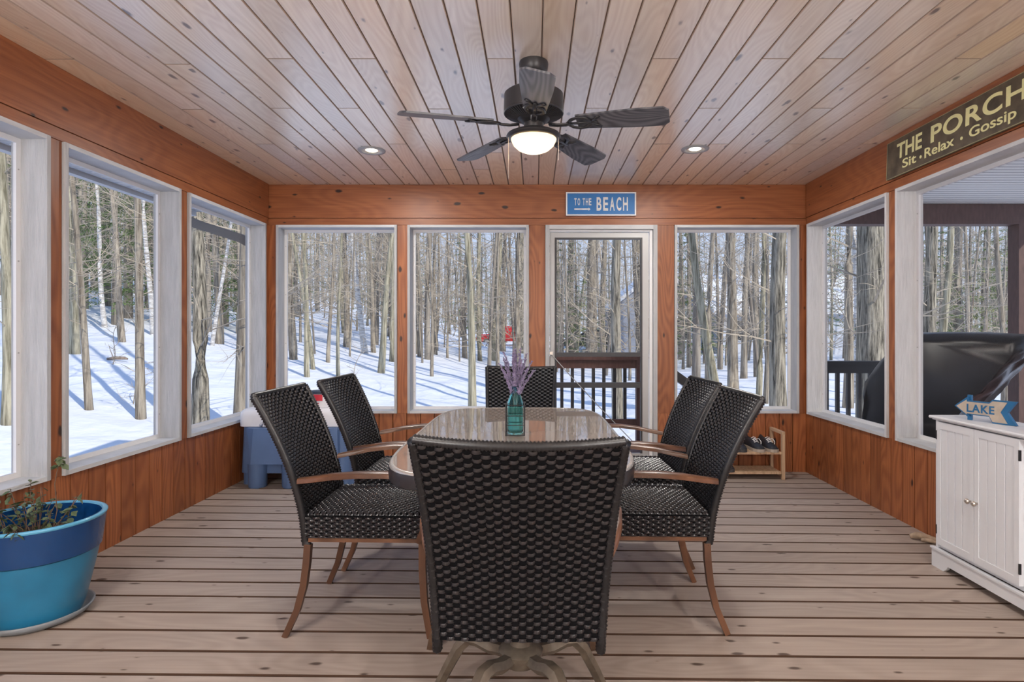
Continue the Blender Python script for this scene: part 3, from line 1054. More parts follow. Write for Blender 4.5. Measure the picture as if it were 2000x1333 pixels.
def make_chair(name, label, group, swivel=False):
    r = thing(name, label, 'chair', (0, 0, 0), 0, group)
    mb = MB()
    weave(mb, back_S, 23, 46, 0.0058)
    weave(mb, back_F, 23, 46, 0.0058)
    bk = mb.build('backrest', 'wicker', r, True)
    bk['kind'] = 'stuff'
    core = MB()
    sheet(core, lambda u, v: (back_S(u, v)[0] - back_S(u, v)[1] * 0.0005, 0), 14, 12)
    sheet(core, lambda u, v: (back_S(u, v)[0] - back_S(u, v)[1] * 0.0155, 0), 14, 12)
    core.build('backrest_core', 'wicker_core', bk, True)
    for u in (0, 1):
        sx = -1 if u == 0 else 1
        pth = []
        if not swivel:
            pth.append((sx * 0.217, -0.208, 0.335))
        else:
            pth.append((sx * 0.217, -0.208, 0.315))
        for i in range(17):
            p, n = back_S(u, i / 16)
            pth.append(p - n * 0.008)
        e = MB()
        wrapped(e, pth, 0.0145, 0.011, flat=(0.9, 1.15))
        e.build('back_post', 'wicker_rim', r, True)
    pth = []
    for i in range(15):
        p, n = back_S(i / 14, 1.0)
        pth.append(p - n * 0.008 + Vector((0, 0, 0.003)))
    e = MB()
    wrapped(e, pth, 0.0130, 0.009, up=(0, 0, 1))
    e.build('top_rail', 'wicker_rim', r, True)
    mb = MB()
    weave(mb, seat_S, 24, 40, 0.0042)
    st_ = mb.build('seat', 'wicker', r, True)
    st_['kind'] = 'stuff'
    mb = MB()
    for S in (side_S(-1), side_S(1), front_S):
        weave(mb, S, 24, 8, 0.004)
    sk = mb.build('seat_skirt', 'wicker', st_, True)
    sk['kind'] = 'stuff'
    MB().box(-SW + 0.001, SW - 0.001, SD0, SD1 - 0.001, SZ - 0.090, SZ - 0.006).build('seat_core', 'wicker_core', st_)
    MB().box(-SW, SW, SD0 + 0.01, SD1, SZ - 0.106, SZ - 0.091).build('seat_frame', 'arm', r)
    for sx in (-1, 1):
        # flat arm: swept from the back post to its front end, then the support curls down to the seat
        ctr = [(0.228, -0.245, 0.590), (0.243, -0.19, 0.600), (0.264, -0.10, 0.617), (0.275, 0.0, 0.627), (0.276, 0.10, 0.628), (0.272, 0.18, 0.622), (0.268, 0.232, 0.612)]
        hw = [0.016, 0.021, 0.025, 0.027, 0.027, 0.025, 0.018]
        lps = []
        for (x, y, z), h in zip(ctr, hw):
            lps.append([(sx * (x - h), y, z - 0.010), (sx * (x + h), y, z - 0.010), (sx * (x + h * 0.96), y, z + 0.004), (sx * (x + h * 0.6), y, z + 0.0095),
                        (sx * (x - h * 0.6), y, z + 0.0095), (sx * (x - h * 0.96), y, z + 0.004)])
        mb = MB()
        if sx < 0:
            lps = [list(reversed(l)) for l in lps]
        mb.loft(lps)
        mb.build('armrest', 'arm', r, True, sharp=50)
        sup = [(sx * 0.272, 0.200, 0.608), (sx * 0.271, 0.243, 0.585), (sx * 0.269, 0.268, 0.545), (sx * 0.265, 0.266, 0.49), (sx * 0.252, 0.240, 0.42), (sx * 0.240, 0.215, 0.365)]
        MB().tube(sup, [0.016, 0.017, 0.017, 0.016, 0.015, 0.014], 4, square=True, up=(1, 0, 0), flat=(1.0, 1.2)).build('arm_support', 'arm', r)
    if not swivel:
        for sx in (-1, 1):
            p = [(sx * 0.217, -0.208, 0.345), (sx * 0.223, -0.210, 0.28), (sx * 0.226, -0.220, 0.19), (sx * 0.231, -0.242, 0.10), (sx * 0.239, -0.285, 0.0)]
            MB().tube(p, [0.0165, 0.0165, 0.016, 0.015, 0.014], 4, square=True, up=(1, 0, 0), flat=(1.1, 1.1)).build('leg', 'arm', r)
            p = [(sx * 0.228, 0.230, 0.37), (sx * 0.229, 0.232, 0.26), (sx * 0.231, 0.240, 0.14), (sx * 0.236, 0.265, 0.0)]
            MB().tube(p, [0.0165, 0.0165, 0.016, 0.014], 4, square=True, up=(1, 0, 0), flat=(1.1, 1.1)).build('leg', 'arm', r)
    else:
        cy = 0.03
        base = MB()
        base.lathe([(0.030, 0.355), (0.030, 0.24), (0.034, 0.235)], 18, (0, cy, 0))
        base.build('column', 'black', r, True, sharp=40)
        MB().lathe([(0.022, 0.145), (0.05, 0.150), (0.066, 0.178), (0.068, 0.194), (0.060, 0.202), (0.036, 0.212), (0.030, 0.238)], 28, (0, cy, 0)).build('hub', 'bronze_disc', r, True, sharp=40)
        MB().box(-0.12, 0.12, cy - 0.12, cy + 0.12, 0.345, 0.358).build('swivel_plate', 'black', r)
        for k in range(5):
            a = math.radians(90 + 72 * k)
            dx, dy = math.cos(a), math.sin(a)
            rr = [(0.045, 0.180), (0.10, 0.183), (0.145, 0.198), (0.175, 0.196), (0.205, 0.165), (0.245, 0.09), (0.285, 0.010), (0.29, 0.0)]
            MB().tube([(dx * q, cy + dy * q, z) for q, z in rr], [0.021, 0.023, 0.023, 0.023, 0.022, 0.020, 0.018, 0.018], 6, flat=(1.15, 0.9)).build('base_leg', 'bronze_disc', r, True, sharp=50)
    return r


GRP = 'black wicker dining chairs'
c_side = make_chair('wicker_armchair', '', GRP)
c_swv = make_chair('swivel_armchair', '', GRP, True)


def place(src, first, x, y, rz, label):
    c = src if first else copy_tree(src)
    c.location = (x, y, fz(x))
    c.rotation_euler = (0, TILT, 0)
    c.rotation_euler = (Matrix.Rotation(TILT, 3, 'Y') @ Matrix.Rotation(rz, 3, 'Z')).to_euler()
    c['label'] = label
    return c


place(c_side, True, -0.660, 2.470, -PI / 2, 'black wicker armchair on the left of the table, nearer the planter')
place(c_side, False, -0.635, 3.085, -PI / 2 - 0.02, 'black wicker armchair on the left of the table, nearer the blue bin')
place(c_side, False, 0.462, 2.52, PI / 2, 'black wicker armchair on the right of the table, nearer the white cabinet')
place(c_side, False, 0.490, 3.140, PI / 2 + 0.03, 'black wicker armchair on the right of the table, nearer the shoe rack')
place(c_swv, True, -0.044, 1.775, 0.0, 'black wicker swivel chair seen from behind, nearest the camera')
place(c_swv, False, -0.105, 3.83, PI, 'black wicker chair at the far end of the table by the back windows')

# ================================================================== BOTTLE, HOLDER AND LAVENDER
VX, VY = -0.083, 2.545
bt = thing('glass_bottle', 'teal glass bottle standing on the table', 'bottle', (VX, VY, TZ + 0.004))
MB().lathe([(0.001, 0.001), (0.030, 0.0), (0.0345, 0.006), (0.035, 0.02), (0.035, 0.118), (0.0335, 0.138), (0.026, 0.163), (0.0165, 0.182), (0.0155, 0.196), (0.0185, 0.198), (0.0185, 0.206),
            (0.0145, 0.206), (0.0125, 0.196), (0.0132, 0.182), (0.023, 0.161), (0.0305, 0.137), (0.0318, 0.118), (0.0318, 0.022), (0.029, 0.009), (0.001, 0.008)], 28, cap=False).build('body', 'teal', bt, True)
cd = thing('wire_holder', 'black wire holder around the teal bottle', 'holder', (VX, VY, TZ + 0.0015))
hs = 0.0395
for sx in (-1, 1):
    for sy in (-1, 1):
        MB().tube([(sx * hs, sy * hs, 0), (sx * hs, sy * hs, 0.130)], 0.0022, 6).build('upright', 'black', cd)
for z in (0.002, 0.045, 0.085, 0.130):
    MB().tube([(-hs, -hs, z), (hs, -hs, z), (hs, hs, z), (-hs, hs, z), (-hs, -hs, z)], 0.0020, 5).build('band', 'black', cd)
MB().tube([(-hs, 0, 0.002), (hs, 0, 0.002)], 0.0018, 5).build('base_wire', 'black', cd)
lv = thing('lavender_bunch', 'bunch of dried purple lavender in the teal bottle', 'flowers', (VX, VY, TZ + 0.1))
for k in range(26):
    a = random.uniform(0, 2 * PI)
    sp = random.uniform(0.005, 0.088)
    hgt = random.uniform(0.20, 0.285) - sp * 0.45
    tip = Vector((math.cos(a) * sp, math.sin(a) * sp * 0.8, hgt))
    base = Vector((math.cos(a) * 0.004, math.sin(a) * 0.004, 0.02))
    mid = base.lerp(tip, 0.42)
    mid.x *= 0.40
    mid.y *= 0.40
    sg = MB()
    pth = []
    for i in range(9):
        t = i / 8
        pth.append(base * (1 - t) ** 2 + mid * 2 * t * (1 - t) + tip * t * t)
    sg.tube(pth, 0.0013, 4)
    st2 = sg.build('stem', 'lav_stem', lv)
    fl = MB()
    for q in range(64):
        t = 0.36 + 0.64 * q / 63
        p = base * (1 - t) ** 2 + mid * 2 * t * (1 - t) + tip * t * t
        d = Vector((random.uniform(-1, 1), random.uniform(-1, 1), random.uniform(0.4, 1.5))).normalized()
        l = random.uniform(0.008, 0.020) * (1.3 - 0.7 * t)
        fl.tube([p, p + d * l * 0.5, p + d * l], [0.0010, 0.0030, 0.0006], 4)
    fl.build('flower_spike', 'lavender', st2)

# ================================================================== CEILING FAN
FX, FY = -0.004, 2.73
fan = thing('ceiling_fan', 'black five-blade ceiling fan with a lit bowl lamp', 'ceiling fan', (FX, FY, HC))
MB().lathe([(0.066, -0.0005), (0.068, -0.010), (0.064, -0.040), (0.048, -0.060), (0.030, -0.066), (0.0, -0.066)], 32, cap=False).build('canopy', 'fan_black', fan, True, sharp=35)
MB().lathe([(0.014, -0.064), (0.014, -0.135)], 14).build('downrod', 'fan_black', fan, True)
MB().lathe([(0.016, -0.122), (0.034, -0.126), (0.05, -0.135), (0.124, -0.143), (0.137, -0.153), (0.139, -0.225), (0.137, -0.235), (0.0, -0.235)], 40, cap=False).build('motor_housing', 'fan_black', fan, True, sharp=35)
vn = MB()
for k in range(60):
    a = 2 * PI * k / 60
    c, s = math.cos(a), math.sin(a)
    p0, p1 = (c * 0.134, s * 0.134, -0.239), (c * 0.075, s * 0.075, -0.264)
    vn.tube([p0, p1], 0.0022, 4)
vn.tube([(0.135 * math.cos(2 * PI * j / 40), 0.135 * math.sin(2 * PI * j / 40), -0.238) for j in range(41)], 0.0045, 6)
vn.build('vent_ribs', 'alu_dark', fan)
MB().lathe([(0.128, -0.2355), (0.080, -0.259), (0.068, -0.272), (0.05, -0.284), (0.0, -0.284)], 32, cap=False).build('flywheel', 'fan_black', fan, True, sharp=35)
MB().lathe([(0.046, -0.277), (0.046, -0.320), (0.06, -0.326), (0.0, -0.326)], 28, cap=False).build('switch_housing', 'fan_black', fan, True, sharp=35)
MB().lathe([(0.058, -0.320), (0.100, -0.327), (0.123, -0.338), (0.127, -0.346), (0.121, -0.354), (0.106, -0.358), (0.096, -0.354)], 40, cap=False).build('lamp_ring', 'fan_black', fan, True, sharp=60)
m = bpy.data.materials.new('frosted_lamp_glass')
m.use_nodes = True
nt = m.node_tree
nt.nodes.remove(nt.nodes['Principled BSDF'])
t1 = nt.nodes.new('ShaderNodeBsdfTranslucent')
t1.inputs['Color'].default_value = (0.95, 0.84, 0.66, 1)
t2 = nt.nodes.new('ShaderNodeEmission')
t2.inputs['Color'].default_value = (1.0, 0.62, 0.28, 1)
t2.inputs['Strength'].default_value = 0.26
ad = nt.nodes.new('ShaderNodeAddShader')
nt.links.new(t1.outputs[0], ad.inputs[0])
nt.links.new(t2.outputs[0], ad.inputs[1])
nt.links.new(ad.outputs[0], nt.nodes['Material Output'].inputs['Surface'])
M['bowl'] = m
MB().lathe([(0.106, -0.354), (0.104, -0.364), (0.094, -0.385), (0.073, -0.404), (0.045, -0.416), (0.02, -0.420), (0.001, -0.421)], 36, cap=False).build('lamp_bowl', 'bowl', fan, True)
for x, y, l in ((-0.116, -0.02, 0.20), (0.114, -0.02, 0.115)):
    MB().tube([(x, y, -0.345), (x, y, -0.345 - l)], 0.0016, 5).build('pull_chain', 'chrome', fan)
fl_ = bpy.data.lights.new('fan_lamp', 'POINT')
fl_.energy = 0.36
fl_.color = (1.0, 0.88, 0.70)
fl_.shadow_soft_size = 0.035
flo = bpy.data.objects.new('lamp', fl_)
COL.objects.link(flo)
flo.parent = fan
flo.location = (0, 0, -0.375)
# blades: one mesh, five objects
prof = []
NB = 18
for i in range(NB + 1):
    t = i / NB
    x = 0.205 + 0.410 * t
    hw = 0.050 + 0.018 * min(1, t * 1.6)
    if t > 0.93:
        q = (t - 0.93) / 0.07
        hw *= math.sqrt(max(0.0, 1 - q * q)) * 0.35 + 0.65
    prof.append((x, hw))
bl = MB()
out = [(x, -h) for x, h in prof] + [(x, h) for x, h in reversed(prof)]
bl.prism(out, 'Z', -0.004, 0.004)
bl_me = bl.mesh('blade', 'blade')
ir = MB()
ir.tube([(0.075, 0, -0.005), (0.115, 0, -0.012), (0.155, 0, -0.012), (0.175, 0, -0.007)], [0.012, 0.011, 0.011, 0.010], 6, flat=(1.3, 0.6))
for s in (-1, 1):
    ir.tube([(0.165, s * 0.004, -0.008), (0.185, s * 0.030, -0.008), (0.215, s * 0.042, -0.008), (0.250, s * 0.034, -0.008), (0.272, s * 0.008, -0.008)], 0.0085, 6, flat=(1.2, 0.6))
    ir.tube([(0.272, s * 0.008, -0.008), (0.300, s * 0.030, -0.008), (0.312, s * 0.042, -0.007)], 0.008, 6, flat=(1.2, 0.5))
ir.tube([(0.17, 0, -0.008), (0.22, 0, -0.009), (0.30, 0, -0.008)], 0.0075, 6, flat=(1.2, 0.6))
ir_me = ir.mesh('blade_iron', 'fan_black', True)
for k in range(5):
    a = math.radians(-90 + 72 * k + 1.5)
    b_ = put('blade', bl_me, fan, (0, 0, -0.288))
    b_.rotation_euler = (Matrix.Rotation(a, 3, 'Z') @ Matrix.Rotation(math.radians(2.2), 3, 'Y') @ Matrix.Rotation(math.radians(-13), 3, 'X')).to_euler()
    put('blade_iron', ir_me, b_, (0, 0, 0))


# ================================================================== SIGNS
def text_mesh(txt, w, h, depth, sx_bold=0.0, spacing=1.0):
    cu = bpy.data.curves.new('txt', 'FONT')
    cu.body = txt
    cu.extrude = 0.5
    cu.offset = sx_bold
    cu.space_character = spacing
    o = bpy.data.objects.new('txt', cu)
    COL.objects.link(o)
    dg = bpy.context.evaluated_depsgraph_get()
    me = bpy.data.meshes.new_from_object(o.evaluated_get(dg))
    bpy.data.objects.remove(o)
    xs = [v.co.x for v in me.vertices]
    ys = [v.co.y for v in me.vertices]
    zs = [v.co.z for v in me.vertices]
    x0, x1, y0, y1, z0, z1 = min(xs), max(xs), min(ys), max(ys), min(zs), max(zs)
    for v in me.vertices:      # x to the right, y up, z towards the reader; origin at the lower left
        v.co = Vector(((v.co.x - x0) / (x1 - x0) * w, (v.co.y - y0) / (y1 - y0) * h, (v.co.z - z0) / max(1e-6, z1 - z0) * depth))
    return me


def lettering(sign, txt, mat, x, y, w, h, face, name='lettering', bold=0.0, spacing=1.0):
    me = text_mesh(txt, w, h, 0.0016, bold, spacing)
    me.materials.append(M[mat])
    return put(name, me, sign, (x, y, face))


def stand(sign, right, out_):
    """turn a sign built in x-y (z towards the reader) upright"""
    r = Vector(right).normalized()
    o = Vector(out_).normalized()
    u = o.cross(r)
    sign.rotation_euler = Matrix((r, u, o)).transposed().to_euler()


s1 = thing('beach_sign', 'blue sign with a white border reading TO THE BEACH above the screen door', 'sign', (0.265, 4.973, 2.147))
MB().box(0, 0.590, 0, 0.199, 0.0, 0.012).build('board', 'sign_blue', s1)
fr = MB()
for q in ((0, 0.590, 0, 0.011), (0, 0.590, 0.188, 0.199), (0, 0.011, 0.011, 0.188), (0.579, 0.590, 0.011, 0.188)):
    fr.box(q[0], q[1], q[2], q[3], 0.0122, 0.017)
fr.build('border', 'sign_white', s1)
for chs, x, step, w, y, h in (('TO', 0.070, 0.028, 0.021, 0.088, 0.060), ('THE', 0.140, 0.027, 0.020, 0.088, 0.060), ('BEACH', 0.258, 0.0556, 0.041, 0.043, 0.113)):
    for ci, cc in enumerate(chs):
        lettering(s1, cc, 'letter_white', x + step * ci, y, w, h, 0.0122, 'letter', bold=0.022)
ar = MB()
ar.prism([(0.070, 0.049), (0.190, 0.049), (0.190, 0.042), (0.207, 0.055), (0.190, 0.068), (0.190, 0.061), (0.070, 0.061)], 'Z', 0.0122, 0.0140)
ar.build('arrow', 'letter_white', s1)
stand(s1, (1, 0, 0), (0, -1, 0))

# the long porch sign hangs on the right header; x of the sign runs towards the camera
s2 = thing('porch_sign', 'long brown wooden sign reading THE PORCH high on the right wall', 'sign', (2.278, 3.783, 2.139))
MB().box(0, 1.185, 0, 0.232, 0.0, 0.018).build('board', 'sign_brown', s2)
eg = MB()
for q in ((-0.001, 1.186, -0.001, 0.002), (-0.001, 1.186, 0.230, 0.233), (-0.001, 0.002, 0.002, 0.230), (1.183, 1.186, 0.002, 0.230)):
    eg.box(q[0], q[1], q[2], q[3], 0.012, 0.0188)
eg.build('edge', 'sign_edge', s2)
lettering(s2, 'THE', 'letter_cream', 0.105, 0.103, 0.238, 0.094, 0.0182, bold=0.020, spacing=1.0)
lettering(s2, 'PORCH', 'letter_cream', 0.420, 0.103, 0.655, 0.098, 0.0182, bold=0.020, spacing=1.08)
for tx, x, w, h, y in (('Sit', 0.165, 0.130, 0.056, 0.032), ('Relax', 0.370, 0.240, 0.056, 0.032), ('Gossip', 0.720, 0.300, 0.071, 0.017)):
    lettering(s2, tx, 'letter_cream', x, y, w, h, 0.0182, bold=0.012, spacing=1.0)
for x in (0.335, 0.665):
    MB().lathe([(0.009, 0.0182), (0.009, 0.0198)], 14, (x, 0.052, 0)).build('dot', 'letter_cream', s2)
stand(s2, (0, -1, 0), (-1, 0, 0.03))

# ================================================================== WHITE CABINET
CZ = fz(2.15)
cb = thing('white_cabinet', 'white cabinet with plank doors and open shelves by the right wall', 'cabinet', (2.03, 2.98, CZ))
ch_ = 0.742 - CZ                       # height of the top
CL, CDp = 0.90, 0.235                    # length towards the camera, depth towards the wall
cy = lambda a: -a
bd = MB()
bd.box(0.0, CDp, -0.020, -0.002, 0.10, ch_ - 0.020)            # far end panel
bd.box(0.012, CDp, -0.545, -0.530, 0.10, ch_ - 0.020)          # divider
bd.box(0.0, CDp, -CL, -CL + 0.018, 0.10, ch_ - 0.020)
bd.box(CDp - 0.010, CDp, -CL + 0.018, -0.020, 0.10, ch_ - 0.020)
bd.box(0.012, CDp - 0.010, -CL + 0.018, -0.020, 0.10, 0.118)
bd.build('carcass', 'white_paint', cb)
tp = MB()
tp.prism([(-0.018, ch_ - 0.014), (-0.022, ch_ - 0.009), (-0.022, ch_ - 0.004), (-0.018, ch_), (CDp + 0.004, ch_), (CDp + 0.004, ch_ - 0.014)], 'Y', -CL - 0.02, 0.020)
tp.prism([(-0.010, ch_ - 0.0195), (-0.010, ch_ - 0.0142), (CDp, ch_ - 0.0142), (CDp, ch_ - 0.0195)], 'Y', -CL - 0.01, 0.010)
tp.build('top', 'white_paint', cb)
pl = MB()
pl.prism([(0.012, 0.0), (0.012, 0.098), (-CL - 0.012, 0.098), (-CL - 0.012, 0.0), (-CL + 0.09, 0.0), (-CL + 0.11, 0.035), (-0.105, 0.035), (-0.09, 0.015), (-0.07, 0.0)], 'X', -0.012, 0.006)
pl.box(0.006, CDp, -0.012, 0.010, 0.0, 0.098)
pl.prism([(-0.018, 0.090), (-0.018, 0.099), (0.0, 0.099), (0.0, 0.09)], 'Y', -CL - 0.016, 0.016)
pl.build('plinth', 'white_paint', cb)
for z in (0.30, 0.50):
    MB().box(0.010, CDp - 0.010, -CL + 0.018, -0.545, z, z + 0.014).build('shelf', 'white_paint', cb)
for di, (a, b_) in enumerate(((0.024, 0.272), (0.276, 0.526))):
    w = b_ - a
    z0, z1 = 0.122, ch_ - 0.026
    d = MB()
    d.box(-0.004, 0.010, -b_, -a, z0, z1)
    dd = d.build('door', 'white_paint', cb)
    rl = MB()
    rl.box(-0.011, -0.0042, -b_, -b_ + 0.026, z0, z1)
    rl.box(-0.011, -0.0042, -a - 0.026, -a, z0, z1)
    rl.box(-0.011, -0.0042, -b_ + 0.026, -a - 0.026, z0, z0 + 0.034)
    rl.box(-0.011, -0.0042, -b_ + 0.026, -a - 0.026, z1 - 0.034, z1)
    rl.build('door_frame', 'white_paint', dd)
    n = 4
    pw = (w - 0.052) / n
    for i in range(n):
        y1 = -a - 0.026 - pw * i
        MB().prism([(y1 - 0.0035, z0 + 0.034), (y1 - 0.0035, z1 - 0.034), (y1 - pw + 0.0035, z1 - 0.034), (y1 - pw + 0.0035, z0 + 0.034)], 'X', -0.0082, -0.0043).build('door_slat', 'white_paint', dd)
    yk = -b_ + 0.018 if di == 0 else -a - 0.018
    kn = MB()
    kn.lathe([(0.005, 0.0), (0.005, 0.010), (0.012, 0.014), (0.013, 0.020), (0.007, 0.026), (0.001, 0.027)], 14)
    ko = kn.build('knob', 'chrome', dd, True)
    ko.location = (-0.011, yk, 0.40)
    ko.rotation_euler = (0, -PI / 2, 0)
    for z in (z0 + 0.05, z1 - 0.09):
        yh = -a + 0.0015 if di == 0 else -b_ - 0.0015
        MB().box(-0.013, -0.004, yh - 0.003, yh + 0.003, z, z + 0.045).build('hinge', 'black', dd)

# arrow sign on the cabinet
lk = thing('lake_sign', 'wooden arrow sign reading LAKE standing on the white cabinet', 'sign', (2.062, 2.875, 0.7430))
arrow = [(0.0, 0.064), (0.058, 0.112), (0.058, 0.094), (0.152, 0.094), (0.166, 0.108), (0.262, 0.108), (0.226, 0.055), (0.262, 0.0), (0.166, 0.0), (0.152, 0.028), (0.058, 0.028), (0.058, 0.018)]
MB().prism(arrow, 'Z', 0.0, 0.018).build('board', 'lake_blue', lk)
inner = [(0.010, 0.064), (0.056, 0.098), (0.056, 0.089), (0.154, 0.089), (0.168, 0.102), (0.228, 0.102), (0.200, 0.055), (0.228, 0.006), (0.168, 0.006), (0.154, 0.033), (0.056, 0.033), (0.056, 0.028)]
MB().prism(inner, 'Z', 0.0182, 0.0210).build('face', 'lake_face', lk)
lettering(lk, 'LAKE', 'lake_blue', 0.058, 0.041, 0.118, 0.038, 0.0212, bold=0.02, spacing=1.1)
MB().box(0.048, 0.066, 0.0, 0.120, -0.012, -0.0005).build('stake', 'lake_blue', lk)
stand(lk, (0.40, -0.92, -0.0), (-0.92, -0.40, 0.0))

og = thing('orange_gourd', 'small orange gourd on the white cabinet at the right edge', 'gourd', (2.11, 2.49, 0.742))
lp = []
for i in range(9):
    th = PI * i / 8
    th = min(max(th, 0.03), PI - 0.03)
    lp.append([(0.030 * math.sin(th) * math.cos(2 * PI * j / 20) * (1 + 0.07 * math.cos(8 * 2 * PI * j / 20)), 0.030 * math.sin(th) * math.sin(2 * PI * j / 20) * (1 + 0.07 * math.cos(8 * 2 * PI * j / 20)),
                0.0225 - 0.022 * math.cos(th)) for j in range(20)])
MB().loft(lp).build('body', 'orange', og, True)
MB().tube([(0, 0, 0.042), (0.003, 0, 0.050), (0.009, 0, 0.056)], [0.005, 0.0035, 0.003], 6).build('stalk', 'stem', og)

dwd = MB()
dwd.tube([(-0.05, 0.03, 0.016), (-0.02, 0.022, 0.024), (0.02, 0.0, 0.022), (0.05, -0.03, 0.016), (0.07, -0.045, 0.013)], [0.012, 0.020, 0.017, 0.014, 0.008], 7)
dwd.tube([(-0.015, -0.012, 0.012), (0.025, -0.045, 0.014), (0.05, -0.075, 0.010)], [0.010, 0.013, 0.007], 6)
dwo = dwd.build('driftwood', 'rope', None, True, (2.20, 3.34, fz(2.20)))
tag(dwo, 'small pale twist of driftwood on the floor by the white cabinet', 'driftwood')

# ================================================================== PLANTER
px_, py_ = -2.005, 2.37
pz = fz(px_)
ptt = thing('plant_pot', 'large blue plant pot with a darker band on a grey saucer', 'pot', (px_, py_, pz))
MB().lathe([(0.1358, 0.012), (0.1493, 0.012), (0.1629, 0.05), (0.1855, 0.15), (0.2036, 0.235), (0.2072, 0.262)], 48, cap=True).build('lower_body', 'pot_light', ptt, True, sharp=40)
MB().lathe([(0.2072, 0.2625), (0.2154, 0.268), (0.2263, 0.350), (0.2317, 0.392)], 48, cap=False).build('band', 'pot_dark', ptt, True, sharp=40)
MB().lathe([(0.2317, 0.3925), (0.2353, 0.398), (0.2344, 0.404), (0.2263, 0.406), (0.2154, 0.404), (0.2127, 0.398)], 48, cap=False).build('lip', 'pot_rim', ptt, True)
MB().lathe([(0.2127, 0.3975), (0.2063, 0.330), (0.2027, 0.300)], 48, cap=False).build('inner_wall', 'pot_dark', ptt, True)
so = []
for r_ in (0.001, 0.055, 0.11, 0.165, 0.202):
    so.append([(r_ * math.cos(2 * PI * j / 36), r_ * math.sin(2 * PI * j / 36), 0.318 + 0.012 * mnoise.noise(Vector((r_ * 40 * math.cos(2 * PI * j / 36), r_ * 40 * math.sin(2 * PI * j / 36), 0)))) for j in range(36)])
MB().loft(so, True, False).build('soil', 'soil', ptt, True)
MB().lathe([(0.0009, 0.0), (0.1584, 0.0), (0.1765, 0.012), (0.1919, 0.036), (0.1855, 0.036), (0.1701, 0.014), (0.1539, 0.009), (0.0009, 0.009)], 44, cap=False).build('saucer', 'saucer', ptt, True)
pnt = thing('potted_plant', 'leggy dry plant with small dusty leaves in the blue pot', 'plant', (px_, py_, pz + 0.32))
random.seed(5)
lm = MB()
for side in (0,):
    lm.v += [(0, 0, 0), (0.010, 0.012, 0.003), (0.013, 0.028, 0.002), (0.0, 0.045, -0.004), (-0.013, 0.028, 0.002), (-0.010, 0.012, 0.003), (0, 0.024, -0.003)]
    lm.f += [(0, 1, 6), (1, 2, 6), (2, 3, 6), (3, 4, 6), (4, 5, 6), (5, 0, 6)]
leaf_me = lm.mesh('leaf', 'leaf')
heads = []
for k in range(34):
    a = random.uniform(0, 2 * PI)
    r0 = random.uniform(0, 0.14)
    L_ = random.uniform(0.06, 0.20)
    lean = random.uniform(0.02, 0.13)
    if k == 0:
        a, r0, L_, lean = 0.3, 0.05, 0.33, 0.03
    if k == 1:
        a, r0, L_, lean = 0.1, 0.10, 0.17, 0.05
    if k > 22:
        a = random.uniform(2.2, 4.6)
        L_ = random.uniform(0.12, 0.24)
    b0 = Vector((r0 * math.cos(a), r0 * math.sin(a), -0.008))
    tip = b0 + Vector((lean * math.cos(a), lean * math.sin(a), L_))
    pth = [b0.lerp(tip, t) + Vector((random.uniform(-1, 1), random.uniform(-1, 1), 0)) * 0.010 for t in (0.33, 0.66)]
    stm = MB().tube([b0] + pth + [tip], [0.0025, 0.002, 0.0018, 0.0012], 5).build('stem', 'stem', pnt)
    nl = 7 if k else 12
    for q in range(nl):
        t = random.uniform(0.45, 1.0) if k else random.uniform(0.85, 1.0)
        p = b0.lerp(tip, t) + Vector((random.uniform(-1, 1), random.uniform(-1, 1), random.uniform(-0.5, 1))) * 0.006
        lf_ = put('leaf', leaf_me, stm, p, (random.uniform(-0.9, 0.5), random.uniform(-0.5, 0.5), random.uniform(0, 6.28)))
        s = random.uniform(0.45, 0.95)
        lf_.scale = (s, s, s)

# ================================================================== BLUE BIN WITH WHITE LID
bx0, bx1, by0, by1 = -2.205, -1.37, 4.32, 4.80
cz = fz(-1.8)


def rbox(mb, x0, x1, y0, y1, z0, z1, r, n=5, top=0.0, taper=0.0):
    def loop(z, o):
        pts_ = []
        for cx, cy_, a0 in ((x1 - r, y1 - r, 0), (x0 + r, y1 - r, PI / 2), (x0 + r, y0 + r, PI), (x1 - r, y0 + r, 1.5 * PI)):
            for i in range(n + 1):
                a = a0 + PI / 2 * i / n
                pts_.append((cx + (r - o) * math.cos(a), cy_ + (r - o) * math.sin(a), z))
        return pts_
    lps = [loop(z0, -taper), loop(z1 - top, 0)]
    if top:
        for i in range(1, 5):
            a = PI / 2 * i / 4
            lps.append(loop(z1 - top + top * math.sin(a), top * (1 - math.cos(a)) * 0.9))
    mb.loft(lps)
    return mb


cl = thing('storage_bin', 'blue plastic bin on thick legs with a white lid in the left corner', 'bin', (0, 0, cz))
b1 = MB()
rbox(b1, bx0 + 0.02, bx1 - 0.02, by0 + 0.07, by1 - 0.02, 0.10, 0.445, 0.05, taper=0.015)
b1.build('tub', 'cooler_blue', cl, True, sharp=40)
fp = MB()
fp.loft([[(bx0 + 0.085, by0 + 0.085, 0.442), (bx0 + 0.085, by0 + 0.02, 0.442), (bx0 + 0.14, by0, 0.442), (bx1 - 0.14, by0, 0.442), (bx1 - 0.085, by0 + 0.02, 0.442), (bx1 - 0.085, by0 + 0.085, 0.442)],
         [(bx0 + 0.075, by0 + 0.085, 0.18), (bx0 + 0.075, by0 + 0.01, 0.18), (bx0 + 0.13, by0 - 0.02, 0.18), (bx1 - 0.13, by0 - 0.02, 0.18), (bx1 - 0.075, by0 + 0.01, 0.18), (bx1 - 0.075, by0 + 0.085, 0.18)]])
fp.build('front_panel', 'cooler_blue', cl)
for x in (bx0 + 0.15, bx0 + 0.40, bx1 - 0.15):
    MB().lathe([(0.060, 0.0), (0.066, 0.012), (0.067, 0.1), (0.070, 0.19)], 20, (x, by0 + 0.052, 0)).build('leg', 'cooler_blue', cl, True, sharp=40)
